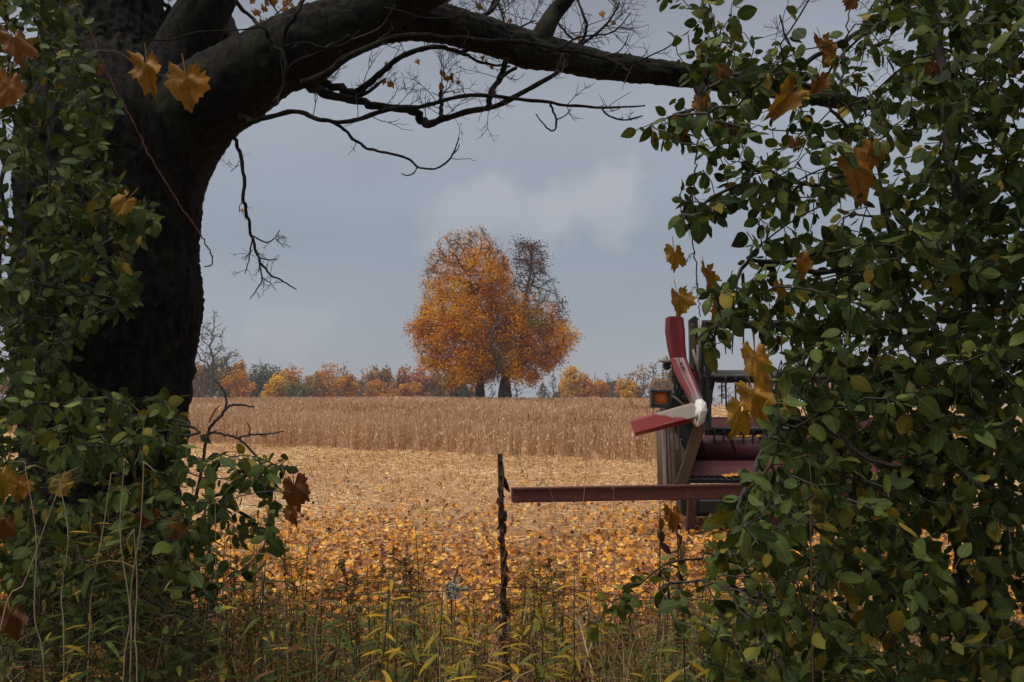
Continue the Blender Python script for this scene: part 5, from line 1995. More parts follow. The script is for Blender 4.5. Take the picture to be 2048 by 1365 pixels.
rg = np.random.default_rng(501)
RIGHT_MAIN = [(1500, 130), (1560, 60), (1640, 120), (1720, 40), (1760, -60), (2140, -60), (2180, 500), (2160, 1420), (1560, 1420), (1480, 1240), (1540, 1120), (1470, 1040), (1520, 960), (1580, 880), (1530, 800), (1550, 720), (1510, 660), (1510, 600), (1560, 520), (1540, 430), (1490, 330), (1450, 250)]
A = fill([
    (RIGHT_MAIN, 2100, 2.3, 3.5), ([(1760, -40), (2110, -40), (2110, 1380), (1700, 1380), (1800, 700)], 900, 2.3, 3.6),
    ([(1700, 450), (2100, 450), (2100, 1400), (1620, 1400), (1560, 1000)], 1100, 2.2, 3.7),
    ([(1345, -20), (1450, -20), (1520, 120), (1500, 220), (1420, 200), (1355, 110)], 110, 2.5, 3.1),
    ([(1320, 205), (1420, 180), (1500, 230), (1480, 340), (1360, 300), (1310, 260)], 75, 2.4, 2.9),
    ([(1345, 330), (1440, 300), (1450, 400), (1400, 470), (1345, 460)], 34, 2.5, 2.9),
    ([(1440, 360), (1580, 330), (1560, 450), (1480, 460)], 50, 2.5, 3.0),
    ([(1395, 590), (1500, 500), (1540, 640), (1450, 640), (1395, 640)], 40, 2.3, 2.9), ([(1400, 670), (1440, 665), (1445, 725), (1405, 725)], 9, 2.45, 2.6),
    ([(1500, 760), (1580, 700), (1600, 1000), (1500, 960)], 90, 2.1, 2.8),
    ([(1420, 985), (1560, 940), (1560, 1120), (1450, 1110)], 45, 1.9, 2.5),
    ([(1140, 1200), (1330, 1140), (1350, 1230), (1190, 1290)], 40, 2.6, 3.0),
    ([(1440, 1080), (1700, 1080), (1800, 1420), (1380, 1420), (1400, 1230)], 520, 2.5, 4.2),
    ([(1560, -300), (2300, -300), (2300, -20), (1700, -20)], 150, 2.3, 3.4),
    ([(2060, 0), (2500, 0), (2500, 1300), (2060, 1400)], 260, 2.1, 3.4),
], rg)
bx = lambda px, Y: [at(px, 800, Y)[0], Y, 0.0]
stems = [
    [bx(1960, 3.1), at(1930, 1250, 3.1), at(1900, 1000, 3.05), at(1860, 760, 3.0), at(1800, 540, 2.95), at(1740, 330, 2.9), at(1640, 180, 2.85)],
    [bx(1990, 3.1), at(1985, 1200, 2.9), at(1960, 900, 2.8), at(1930, 600, 2.8), at(1905, 350, 2.8), at(1880, 100, 2.9), at(1860, -150, 2.9)],
    [bx(1900, 3.3), at(1850, 1250, 3.2), at(1790, 1080, 3.0), at(1720, 950, 2.85), at(1640, 860, 2.7)],
    [bx(1780, 3.6), at(1700, 1320, 3.4), at(1545, 1250, 3.2), at(1535, 1210, 3.15), at(1480, 1130, 3.1), at(1430, 1112, 3.0), at(1360, 1120, 2.9), at(1290, 1155, 2.85), at(1240, 1200, 2.8), at(1190, 1250, 2.75)],
    [bx(1770, 3.6), at(1690, 1310, 3.3), at(1545, 1225, 3.15), at(1565, 1165, 3.1), at(1610, 1130, 3.0), at(1680, 1080, 2.9)],
    [bx(2080, 2.9), at(2100, 1100, 2.8), at(2090, 700, 2.7), at(2060, 300, 2.7)],
    [bx(1800, 3.5), at(1700, 1300, 3.2), at(1500, 1190, 3.0), at(1440, 1168, 2.9), at(1360, 1165, 2.85), at(1280, 1185, 2.8), at(1215, 1205, 2.75)],
    [at(1640, 180, 2.85), at(1540, 150, 2.8), at(1440, 165, 2.7), at(1400, 210, 2.65), at(1340, 235, 2.6), at(1270, 270, 2.6)],
    [at(1640, 860, 2.7), at(1560, 850, 2.5), at(1500, 960, 2.3), at(1470, 1010, 2.2)],
    [at(1740, 330, 2.9), at(1600, 370, 2.8), at(1530, 345, 2.75), at(1450, 390, 2.7), at(1385, 420, 2.7)],
    [at(1800, 540, 2.95), at(1620, 540, 2.75), at(1510, 520, 2.65), at(1455, 590, 2.6), at(1425, 670, 2.55), at(1415, 690, 2.52)],
]


def tone_r(px, py, n, rg):
    return rg.normal(.38, .22, n) + .16 * sstep(950, 1250, py) + np.where(rg.random(n) < .07, .40, 0) + .08 * sstep(500, 800, py)


def keep_r(px, py, d):
    k = np.full(px.shape, .94) - .30 * sstep(520, 300, py) * sstep(1850, 1700, px)
    for cx, cy, rx, ry, a in ((1640, 60, 90, 70, .75), (1600, 420, 70, 50, .6), (1700, 430, 60, 50, .4), (1960, 300, 60, 40, .35), (1580, 250, 60, 40, .3), (1640, 640, 60, 60, .2), (1470, 1180, 120, 60, .75), (1640, 1200, 70, 45, .65), (1600, 1090, 60, 30, .5)):
        k = k * (1 - a * np.exp(-((px - cx) / rx) ** 2 - ((py - cy) / ry) ** 2))
    lim = (px < 1540) & (py > 735) & (py < 950) & (px > 1330)
    k = np.where(lim, .04, k)
    k = np.where((px < 1500) & (px > 1445) & (py > 640) & (py < 740), .12, k)
    k = np.where((px <= 1445) & (px > 1370) & (py > 600) & (py < 740), .4, k)
    k = np.where((px < 1400) & (py > 620) & (py < 1090), 0, k)
    k = np.where((px < 1240) & (py < 600), 0, k)
    k = np.where((px < 1420) & (py > 1080), .22, k)
    return k


shrub('buckthorn_shrub', 'tall buckthorn shrub with broad dark green leaves and black berries filling the right', 'shrub', bx(1960, 3.1), stems, A, .050, .42, .058, .0355, 4, 502, tone_r, extra=True, keep_f=keep_r, berries=70)

rg = np.random.default_rng(601)
LEFT_A = [(-60, -60), (150, -60), (165, 60), (200, 150), (235, 230), (228, 300), (190, 350), (330, 400), (325, 460), (270, 520), (280, 560), (305, 600), (230, 640), (160, 690), (150, 740), (60, 760), (-60, 760)]
LEFT_B = [(-60, 740), (120, 740), (190, 780), (260, 790), (345, 765), (375, 850), (395, 900), (390, 960), (400, 1040), (370, 1100), (340, 1180), (260, 1240), (100, 1300), (-60, 1300)]
A = fill([
    (LEFT_A, 1050, 3.4, 4.8), (LEFT_B, 1250, 3.1, 4.7), ([(-40, 1060), (420, 1040), (470, 1365), (-40, 1365)], 420, 3.0, 4.6),
    ([(400, 880), (560, 900), (590, 960), (560, 990), (440, 1000)], 45, 3.5, 4.1),
    ([(420, 1000), (600, 1030), (560, 1080), (420, 1090)], 30, 3.5, 4.1),
    ([(-400, -200), (-40, -200), (-40, 1200), (-400, 1200)], 260, 3.4, 5.0),
    ([(-60, -300), (130, -300), (130, -40), (-60, -40)], 60, 3.6, 4.8),
], rg)
stems = [
    [bx(70, 4.4), at(60, 1250, 4.4), at(40, 1000, 4.35), at(60, 760, 4.3), at(90, 560, 4.25), at(100, 350, 4.2), at(90, 120, 4.2), at(60, -120, 4.2)],
    [bx(180, 4.3), at(200, 1200, 4.2), at(230, 1010, 4.1), at(280, 900, 4.05), at(340, 840, 4.0), at(400, 860, 3.9)],
    [bx(200, 4.2), at(260, 1180, 4.1), at(340, 1080, 4.0), at(420, 1000, 3.95), at(500, 950, 3.9), at(570, 925, 3.85)],
    [at(90, 560, 4.25), at(160, 520, 4.1), at(240, 470, 4.0), at(300, 440, 3.9)],
    [at(60, 760, 4.3), at(140, 640, 4.15), at(220, 610, 4.0), at(280, 595, 3.9)],
    [bx(-60, 4.2), at(-40, 1100, 4.2), at(-20, 800, 4.1), at(0, 500, 4.1), at(10, 200, 4.1)],
]


def tone_l(px, py, n, rg):
    return rg.normal(.40, .20, n) + .10 * sstep(700, 950, py) + np.where(rg.random(n) < .06, .45, 0)


def keep_l(px, py, d):
    k = np.full(px.shape, .95)
    k = np.where((px > 190 + .0 * py) & (py > 640) & (py < 765), .06, k)
    k = np.where(px > 620, 0, k)
    k = np.where((px < 50) & (py > 250) & (py < 820), .75, k)
    k = np.where((px > 240) & (py < 380), .05, k)
    k = k * (1 - .65 * sstep(1120, 1230, py))
    return k


shrub('honeysuckle_shrub', 'leafy shrub with small round green leaves growing against the old maple trunk', 'shrub', bx(70, 4.4), stems, A, .064, .5, .070, .041, 3, 602, tone_l, extra=True, keep_f=keep_l)

# dead forked twigs sticking out of the left shrub over the crop
dead = thing('dead_sapling', [at(420, 800, 3.9)[0], 3.9, 0], 'leafless brown forked sapling reaching over the crop beside the left shrub', 'sapling')
for pts in ([(330, 1120, 5), (390, 1000, 4.5), (415, 870, 4), (440, 835, 3.6), (455, 815, 3.4), (475, 810, 3), (508, 814, 2)], [(452, 818, 3), (452, 795, 2.6), (440, 772, 2.2), (428, 760, 1.5)], [(417, 845, 2.2), (428, 825, 1.8), (440, 810, 1.2)],
            [(530, 940, 3), (510, 910, 3), (480, 880, 3.2), (450, 870, 3), (425, 866, 3), (405, 880, 3)], [(470, 878, 2.4), (500, 870, 2.4), (540, 868, 2.2), (568, 863, 1.4)], [(498, 868, 1.8), (500, 855, 1.6), (494, 845, 1.2)], [(472, 877, 1.5), (473, 862, 1.1)], [(515, 868, 1.4), (535, 876, 1)]):
    S = np.array([list(at(a, b, 3.9)) + [r / FPX * 3.9 * .8] for a, b, r in pts])
    S = smooth_path(S, len(S) * 6)
    g = Geo(); tube(g, S[:, :3] + rf.normal(0, .0015, S[:, :3].shape), np.maximum(S[:, 3], .001), 6); g.build('branch', MAT['stem'], dead)
beam_g = Geo(); tube(beam_g, [[dead.location[0] - .1, 3.9, 0], at(330, 1120, 3.9)], .01, 6); beam_g.build('stem', MAT['stem'], dead)

# ------------------------------------------------------------------ wild grape vines with yellowed leaves
MAT['red_vine'] = simple('red_vine_stem', (.06, .016, .010), (.12, .035, .02), 20, .6, 0, .3, .002)


def vine(name, label, base, strands, leaves, mat):
    t = thing(name, base, label, 'vine')
    for Y, r, pts in strands:
        P = smooth_path(np.array([at(a, b, Y) for a, b in pts]), len(pts) * 7)
        P[1:-1] += rf.normal(0, .0025, P[1:-1].shape)
        g = Geo(); tube(g, P, np.linspace(r, r * .6, len(P)), 6); g.build('stem', mat, t)
    for q, (px, py, Y, sz, tone, k, lean, turn) in enumerate(leaves):
        # (px, py): middle of the hanging blade; sz: its height in photo pixels
        s = sz / FPX * Y * .92
        ax = unit(np.array([lean, -.15, -1.0])); nr = unit(np.array([turn, -1, .25]))
        p = at(px - lean * sz * .45, py - sz * .5, Y)
        put_lobed(t, p, s, k, tone, ax, nr)
    return t


vine('grape_vine', 'red stemmed grape vine with yellow leaves hanging across the old trunk', [at(170, 800, 4.6)[0], 4.6, 0],
     [(4.45, .0048, [(130, -60), (150, 10), (172, 45), (190, 85), (205, 125), (235, 190), (265, 243), (295, 305), (335, 370), (365, 420), (395, 460), (412, 490), (421, 506), (425, 528), (408, 534)]),
      (4.45, .0018, [(420, 505), (426, 515), (424, 530)]),
      (4.45, .003, [(200, 100), (235, 106), (270, 122), (310, 145), (345, 160), (370, 168)]),
      (4.42, .002, [(215, 150), (225, 158), (238, 162)]),
      (3.32, .003, [(-20, 40), (10, 60), (30, 90), (20, 150), (5, 180)]),
      (3.47, .002, [(180, 440), (200, 425), (225, 418), (255, 405)])],
     [(43, 118, 3.3, 85, .28, 0, .45, .5), (15, 198, 3.3, 80, .38, 1, -.1, .3), (300, 165, 4.4, 84, .55, 2, .15, -.2), (382, 196, 4.35, 95, .62, 3, .25, .3), (232, 428, 3.45, 62, .85, 4, -.9, .1), (193, 146, 4.4, 28, .45, 5, -.4, .6)], MAT['red_vine'])
vine('low_grape_vine', 'grape vine with brown and yellow leaves low in front of the left shrub', [at(250, 800, 3.4)[0], 3.4, 0],
     [(3.3, .004, [(60, 1365), (80, 1180), (60, 1040), (40, 960), (15, 930)]), (3.4, .003, [(80, 1100), (180, 1060), (270, 1030), (340, 1045), (420, 1010), (520, 985), (590, 985)])],
     [(590, 1000, 3.5, 70, .25, 6, .1, .3), (588, 1040, 3.5, 42, .42, 7, .1, -.2), (290, 1047, 3.4, 46, .2, 8, -.6, .4), (353, 1075, 3.4, 56, .36, 9, 0, .1), (8, 985, 3.2, 80, .95, 0, .2, .4), (42, 990, 3.2, 55, .6, 3, .4, 1.2), (92, 990, 3.2, 55, 1.0, 1, -1.8, .2), (30, 1255, 3.1, 70, .08, 2, .2, .3), (12, 1070, 3.1, 60, .15, 4, .1, .5)], MAT['stem'])
vine('hanging_vine', 'thin vine strand with yellow leaves dangling above the harvester header', [at(1390, 800, 2.7)[0], 2.7, 0],
     [(2.7, .0024, [(1420, 150), (1395, 300), (1390, 350), (1386, 420), (1388, 500), (1394, 565), (1397, 600), (1400, 635)]), (2.7, .0014, [(1390, 505), (1378, 515), (1372, 525)]), (2.7, .0014, [(1394, 560), (1388, 580), (1368, 590)]),
      (2.65, .0016, [(1397, 600), (1412, 590), (1430, 600)])],
     [(1350, 530, 2.7, 60, .75, 0, .1, .2), (1417, 570, 2.65, 62, .7, 2, .25, .9), (1361, 618, 2.65, 62, .75, 3, .25, .4), (1436, 632, 2.6, 56, .65, 6, -.2, .3)], MAT['stem'])
vine('yellowed_grape_vine', 'grape vine with large yellow orange leaves threading the right shrub', [at(1800, 800, 2.75)[0], 2.75, 0],
     [(2.4, .003, [(1800, 1365), (1760, 1100), (1700, 900), (1600, 790), (1530, 720), (1500, 700)]), (2.6, .003, [(1760, 1100), (1820, 700), (1780, 450), (1740, 300), (1680, 200), (1560, 190), (1440, 150), (1400, 200), (1350, 260)]), (2.6, .003, [(1680, 200), (1690, 100), (1700, 20)])],
     [(1514, 745, 2.25, 84, .7, 1, .12, .3), (1516, 822, 2.2, 88, .65, 2, .3, -.25), (1474, 860, 2.2, 88, .8, 0, -.15, .5), (1534, 790, 2.3, 66, .6, 5, .1, .9), (1745, 325, 2.5, 72, .62, 4, .1, .1), (1718, 372, 2.45, 100, .5, 6, .35, .2), (1552, 226, 2.5, 92, .72, 7, -.8, .5), (1405, 222, 2.6, 50, .45, 8, .2, .1), (1446, 156, 2.6, 44, .42, 9, .2, .2), (1352, 275, 2.6, 58, .5, 1, -.4, .4), (1650, 110, 2.7, 60, .42, 2, .3, .2), (1632, 178, 2.7, 54, .3, 3, -.2, .4), (1697, 18, 2.7, 44, .35, 4, -.6, .3), (1865, 150, 2.6, 44, .2, 5, 0, .2), (1460, 275, 2.6, 40, .15, 6, .1, .2), (1600, 545, 2.5, 66, .62, 7, .1, .5), (1668, 130, 2.7, 46, .55, 8, .5, .1), (1590, 300, 2.8, 40, .3, 9, 0, .3), (1345, 1045, 3.2, 50, .4, 2, .1, .1), (1560, 590, 2.55, 50, .7, 0, .2, .5)], MAT['stem'])

# ------------------------------------------------------------------ fence post, wire and the weeds along it
MAT['post'] = simple('rusty_fence_post', (.05, .033, .022), (.15, .10, .06), 25, .8, .2, .6, .005)
MAT['dry_leaf'] = leafy('dried_curl_leaf', [(0, (.05, .028, .016)), (.6, (.15, .085, .042)), (1, (.34, .22, .10))], trans=.1, rough=.8, var=.3, nscale=60, spec=.1)
MAT['wire'] = simple('rusty_wire', (.03, .018, .012), (.07, .045, .03), 40, .7, .4, .2, .001)
rw = np.random.default_rng(88)
FY = 4.1
pb = at(1005, 800, FY); pb[2] = 0
post = thing('fence_post', pb, 'slim dark metal fence post wound with dried curled vine leaves', 'fence post')
ptop = at(1000, 908, FY); pbot = np.array([pb[0] + .03, FY, -.1])
g = Geo()
beam(g, ptop, pbot, .021, .010, up=(0, 1, 0))
beam(g, ptop + [0, .014, 0], pbot + [0, .014, 0], .008, .03, up=(0, 1, 0))
g.build('post_bar', MAT['post'], post, smooth=False)
g = Geo()
for k in range(22):
    c = ptop + (pbot - ptop) * (k + .5) / 26 + [0, -.010, 0]
    box(g, c, (.018, .012, .011))
g.build('post_studs', MAT['post'], post, smooth=False)
g = Geo()
t = np.linspace(0, 1, 160)
ctr_ = ptop[None] + (pbot - ptop)[None] * t[:, None] * .8
P = ctr_ + np.stack([.020 * np.sin(t * 21 + 2 * t * t) * .6, -.012 + .014 * np.cos(t * 21 + 2 * t * t), 0 * t], 1)
tube(g, P, .004, 5)
g.build('dead_vine', MAT['dry_leaf'], post)
for k in range(20):
    r_ = random.Random(700 + k)
    V, Q, uv = leaf_ovate(r_.uniform(.14, .24), r_.uniform(.8, 1.6), r_.uniform(.2, .9), r_.uniform(-1, 1), rng=r_)
    f = .06 + .75 * (k / 20) ** 1.1
    p = ptop + (pbot - ptop) * f + np.array([rw.choice([-1, 1]) * rw.uniform(.006, .018), -.016, 0])
    s = rw.uniform(.04, .085)
    Rm = frame(unit(np.array([rw.normal(0, .25), -.1, -1])), unit(np.array([rw.normal(0, 1), -1, .2])))
    o = Geo().add((V @ Rm.T) * s + p, Q, None, .95 if k == 9 else rw.uniform(.0, .6), uv).build('dried_leaf', MAT['dry_leaf'], post)
wire = thing('fence_wire', [0, FY, .83], 'rusty strand of fence wire crossing the post low in the weeds', 'wire')
g = Geo()
xw = np.linspace(-3.4, 3.2, 80)
P = np.stack([xw, np.full(80, FY - .03), .845 - .07 * np.abs(xw + .04) ** 1.2 + .006 * np.sin(xw * 9)], 1)
tube(g, P, .0022, 5)
g.build('strand', MAT['wire'], wire)
g = Geo()
for x in np.arange(-3.3, 3.2, .26):
    z = .845 - .07 * abs(x + .04) ** 1.2 + .006 * math.sin(x * 9)
    for a in (.7, -.7):
        tube(g, [[x - .012 * math.cos(a), FY - .03, z - .012 * math.sin(a)], [x + .012 * math.cos(a), FY - .036, z + .012 * math.sin(a)]], .0015, 4)
g.build('barbs', MAT['wire'], wire)

# ---- goldenrod and other weeds
WEED = [(0, (.13, .058, .020)), (.09, (.10, .046, .016)), (.16, (.026, .038, .010)), (.3, (.054, .076, .018)), (.55, (.110, .122, .024)), (.75, (.25, .18, .022)), (1, (.44, .24, .018))]
MAT['weed'] = leafy('weed_leaf', WEED, trans=.22, rough=.6, veins=.15, var=.25, nscale=60, under=1.2, spec=.10)
MAT['weed_stem'] = simple('weed_stem', (.035, .038, .016), (.10, .075, .03), 30, .8, 0, .2, .002)
MAT['dry_stem'] = simple('dry_stem', (.07, .042, .022), (.20, .125, .066), 30, .85, 0, .2, .002)
MAT['plume'] = leafy('seed_plume', [(0, (.040, .020, .010)), (.5, (.13, .066, .024)), (1, (.30, .19, .05))], trans=.12, rough=.9, var=.3, nscale=80, spec=.05)


def lance(rr_):
    V, Q, uv = leaf_ovate(rr_.uniform(.062, .10), rr_.uniform(.2, .6), rr_.uniform(.15, .7), rr_.uniform(-.5, .5), rng=rr_, rows=6)
    return V, Q, None, uv


LV = [lance(random.Random(800 + k)) for k in range(10)]
LM = {}


def lance_mesh(k, tone):
    key = (int(k), round(float(tone), 1))
    if key not in LM:
        V, Q, _, uv = LV[key[0]]
        LM[key] = Geo().add(V, Q, None, key[1], uv).mesh('leaf', MAT['weed'])
    return LM[key]


def goldenrod(base, H, tone, n_leaf, plume, lean, label, group, seed, cat='weed', name='goldenrod', size=.098, parts=True):
    rr_ = np.random.default_rng(seed)
    t = thing(name, base, label, cat, group)
    m = 9
    z = np.linspace(0, H, m)
    P = np.stack([base[0] + lean[0] * (z / H) ** 1.6 + rr_.normal(0, .006, m).cumsum() * .5, base[1] + lean[1] * (z / H) ** 1.6 + 0 * z, base[2] + z], 1)
    g = Geo(); tube(g, P, np.linspace(.0045, .0016, m), 5); g.build('stem', MAT['weed_stem'], t)
    loose = Geo()
    for i in range(n_leaf):
        f = .25 + .75 * (i + rr_.random()) / n_leaf
        p = np.array([np.interp(f * H, z, P[:, k]) for k in range(3)])
        th = i * 2.4 + rr_.normal(0, .4)
        ax = unit(np.array([math.cos(th), math.sin(th), rr_.normal(.25 if f > .8 else .05, .25)]))
        s = size * rr_.uniform(.7, 1.25) * (1.1 - .45 * max(0, f - .6) / .4)
        Rm = frame(ax, unit(np.array([rr_.normal(0, .25), -.2, 1])))
        tn = float(np.clip(tone + rr_.normal(0, .09 if tone > .1 else .03), 0 if tone < .1 else .16, 1)); k = int(rr_.integers(0, 10))
        if parts:
            o = bpy.data.objects.new('leaf', lance_mesh(k, tn)); COL.objects.link(o); o.parent = t
            M = np.eye(4); M[:3, :3] = Rm * s; M[:3, 3] = p + ax * s * .1 - np.asarray(base)
            o.matrix_local = Matrix(M.tolist())
        else:
            V, Q, _, uv = LV[k]; loose.add(V @ Rm.T * s + p, Q, None, tn, uv)
    if not parts:
        loose.build('foliage', MAT['weed'], t)
    if plume:
        g = Geo()
        top = P[-1]
        for q in range(12):
            th = rr_.uniform(0, 6.28); f = q / 12
            p0 = top - np.array([0, 0, .14 * (1 - f)]) * plume
            d = np.array([math.cos(th) * (1 - f * .8), math.sin(th) * (1 - f * .8), .9])
            L = .12 * (1.15 - f) * plume
            cur = np.array([p0 + d * L * u + np.array([d[0], d[1], -.9]) * L * u * u * .7 for u in np.linspace(0, 1, 6)])
            tube(g, cur, .0009, 3, .2, cap=False)
            for u in np.linspace(.1, 1, 26):
                c = p0 + d * L * u + np.array([d[0], d[1], -.9]) * L * u * u * .7 + rr_.normal(0, .004 * plume, 3)
                a, b = unit(rr_.normal(size=3)) * .0045 * plume, unit(rr_.normal(size=3)) * .0040 * plume
                g.add([c - a, c + b, c + a, c - b], [(0, 1, 2, 3)], None, rr_.uniform(.1, .9))
        g.build('seed_plume', MAT['plume'], t, smooth=False)
    return t


# (px of the tip, tip row, Y, tone, leaves, plume)
def plant(px, py, Y, tone, nl, plume, seed, label, group, **k):
    tip = at(px, py, Y)
    ln = rw.normal(0, .05, 2)
    base = np.array([tip[0] - ln[0], Y - ln[1], gz(tip[0], Y)])
    return goldenrod(base, tip[2] - base[2], tone, nl, plume, ln, label, group, seed, **k)


special = [
    (545, 1262, 3.1, .86, 24, 0, 'bright yellow leaved goldenrod standing in front of dark brown plumes, left of centre'),
    (775, 1190, 3.3, .80, 24, 0, 'tall yellow leaved goldenrod left of the white milkweed fluff'),
    (960, 1290, 3.0, .92, 20, 0, 'orange yellow leaved goldenrod low under the fence post'),
    (950, 1180, 3.5, .50, 26, 0, 'fresh green goldenrod close left of the fence post'),
    (692, 1120, 3.7, .30, 24, 1.15, 'goldenrod topped by the darkest brown drooping plume against fallen leaves'),
    (490, 1235, 3.3, .35, 18, 1.3, 'goldenrod with a dark brown plume below the left shrub'),
    (185, 1290, 3.0, .40, 16, 1.3, 'goldenrod with a tawny conical plume near the bottom left corner'),
    (720, 1215, 3.4, .35, 22, .9, 'goldenrod with a small brown plume beside the tall yellow leaved one'),
    (330, 1235, 3.2, .5, 18, .9, 'goldenrod with a thin greenish plume among tall straw stalks'),
    (1380, 1200, 3.5, .5, 24, 0, 'pale green goldenrod under the arching branches right of centre'),
    (1100, 1250, 3.4, .55, 20, 0, 'green goldenrod between the fence post and the low shrub leaves'),
    (1290, 1310, 3.0, .62, 20, 0, 'yellow green goldenrod at the bottom edge below the low shrub leaves'),
]
for i, (px, py, Y, tone, nl, pl, lab) in enumerate(special):
    plant(px, py, Y, tone, nl, pl, 900 + i, lab, 'goldenrods along the fence')
k = 0
rows_ = []
for q in range(290):
    px = rw.uniform(-30, 1560); Y = rw.uniform(3.0, 6.2)
    lo = np.interp(px, [0, 300, 500, 700, 900, 1100, 1300, 1500], [1070, 1080, 1110, 1165, 1195, 1215, 1225, 1190])
    py = lo - 70 + 260 * rw.random() ** .9 + 60 * math.sin(px / 47.0) + (3.6 - min(Y, 4.6)) * 25
    rows_.append((px, py, Y))
rows_.sort()
ordn = ['first', 'second', 'third', 'fourth', 'fifth', 'sixth', 'seventh', 'eighth', 'ninth', 'tenth', 'eleventh', 'twelfth', 'thirteenth', 'fourteenth', 'fifteenth', 'sixteenth', 'seventeenth', 'eighteenth', 'nineteenth', 'twentieth']
tens = ['twentieth', 'thirtieth', 'fortieth', 'fiftieth', 'sixtieth', 'seventieth']
for a_ in range(5):
    ordn += ['%s-%s' % (('twenty', 'thirty', 'forty', 'fifty', 'sixty')[a_], o_) for o_ in ordn[:9]] + [tens[a_ + 1]]
zone_n = {}
for q, (px, py, Y) in enumerate(rows_):
    yel = rw.random() < np.interp(px, [0, 500, 800, 1500], [.08, .25, .5, .45])
    dry = rw.random() < .12
    tone = .0 if dry else rw.uniform(.64, .95) if yel else rw.uniform(.25, .58)
    zone = 'below the left shrub' if px < 420 else 'between left shrub and milkweed' if px < 860 else 'around the fence post' if px < 1180 else 'below the arching right branches'
    kn = 'dried brown' if dry else 'yellowing' if yel else 'green'
    zone_n[(zone, kn)] = c = zone_n.get((zone, kn), 0) + 1
    lab = '%s leafy weed %s, %s of these from the left' % (kn, zone, ordn[c - 1])
    plant(px, py, Y, tone, int(rw.integers(24, 40)), rw.uniform(.6, 1.2) if dry or rw.random() < .22 else 0, 1000 + q, lab, '%s weeds %s' % (kn, zone), name='leafy_weed', parts=(Y < 3.9 and q % 2 == 0 and 0 < px))

# ---- milkweed with burst pods
mb = at(905, 800, 3.9); mb[2] = 0
mw = thing('milkweed', mb, 'dead milkweed stalk with burst pods spilling white silk', 'weed')
MAT['silk'] = simple('milkweed_silk', (.34, .31, .26), (.52, .49, .43), 30, .8, 0, .3, .003)
MAT['pod'] = simple('pod_shell', (.30, .25, .19), (.48, .42, .33), 30, .8, 0, .4, .004)
g = Geo(); tube(g, smooth_path(np.array([[mb[0], 3.9, 0], [mb[0] + .01, 3.9, .4], at(903, 1200, 3.9), at(918, 1130, 3.9)]), 16), .004, 5); g.build('stem', MAT['dry_stem'], mw)
for (px, py, a) in ((915, 1166, .5), (903, 1180, -.5), (918, 1178, 1.2)):
    V, Q, uv = leaf_ovate(.20, 1.4, .2, .3, rng=random.Random(px))
    Rm = frame(unit(np.array([math.sin(a), -.2, math.cos(a)])), unit(np.array([.3, 1, 0])))
    Geo().add(V @ Rm.T * .042 + at(px, py + 4, 3.88), Q, None, .5, uv).build('pod', MAT['pod'], mw)
g = Geo()
for q in range(420):
    c = at(rw.choice([897, 903, 911]) + rw.normal(0, 4), 1180 + rw.normal(0, 8), 3.86)
    d = unit(rw.normal(size=3) + np.array([0, 0, -.3])) * rw.uniform(.006, .016)
    b = unit(np.cross(d, rw.normal(size=3))) * .0025
    g.add([c - b, c + b, c + d + b, c + d - b], [(0, 1, 2, 3)])
g.build('silk', MAT['silk'], mw, smooth=False)

# ---- tall straw stalks of grass
MAT['stalk'] = simple('grass_straw', (.24, .165, .085), (.46, .34, .19), 15, .7, 0, .1, .001)
stalks = [  # tip px, tip row, foot px, foot row, Y, words
    (50, 925, 90, 1365, 3.0, 'bent straw grass stalk nearest the picture\'s left edge'), (128, 950, 0, 1260, 3.0, 'straw stalk leaning right across the left corner'),
    (222, 948, 178, 1300, 3.1, 'thin straw stalk left of the two tallest'), (248, 918, 246, 1365, 3.0, 'very tall straight straw stalk with nodding tip over the left shrub'),
    (288, 925, 262, 1300, 3.05, 'very tall straw stalk leaning right beside the straight one'), (118, 950, 128, 1300, 3.1, 'thin straw stalk crossing the left vine leaves'),
    (268, 1060, 274, 1365, 3.0, 'short straw stalk beside the two tallest'), (430, 1005, 440, 1310, 3.3, 'straw stalk right of the left shrub, below the dead twigs'),
    (628, 1065, 582, 1365, 3.1, 'straw stalk leaning right below the brown hanging leaf'), (641, 1100, 634, 1365, 3.1, 'upright straw stalk just right of the leaning one'),
    (763, 1085, 758, 1220, 4.0, 'short dark stalk standing before the leaf carpet, left of milkweed'), (1172, 845, 1158, 1150, 4.0, 'tall hair thin stalk rising past the rusty beam into the crop'),
    (883, 1120, 935, 1330, 3.3, 'pale straw stalk leaning left under the milkweed silk'), (868, 1180, 880, 1365, 3.1, 'straw stalk just left of the pale leaning one'),
    (1228, 970, 1228, 1110, 4.6, 'fine stalk against the rusty beam, right of the tall one'), (1100, 975, 1112, 1120, 4.6, 'fine grass stalk with open seed head against the rusty beam'),
    (1325, 1150, 1322, 1330, 3.4, 'straw stalk under the arching branches'), (1306, 1190, 1310, 1365, 3.2, 'short straw stalk in the bottom grass right of centre'),
    (1618, 910, 1622, 1130, 2.3, 'brown stalk rising straight through the right shrub leaves'), (560, 1120, 575, 1300, 3.4, 'thin straw stalk among green weeds left of centre'),
]
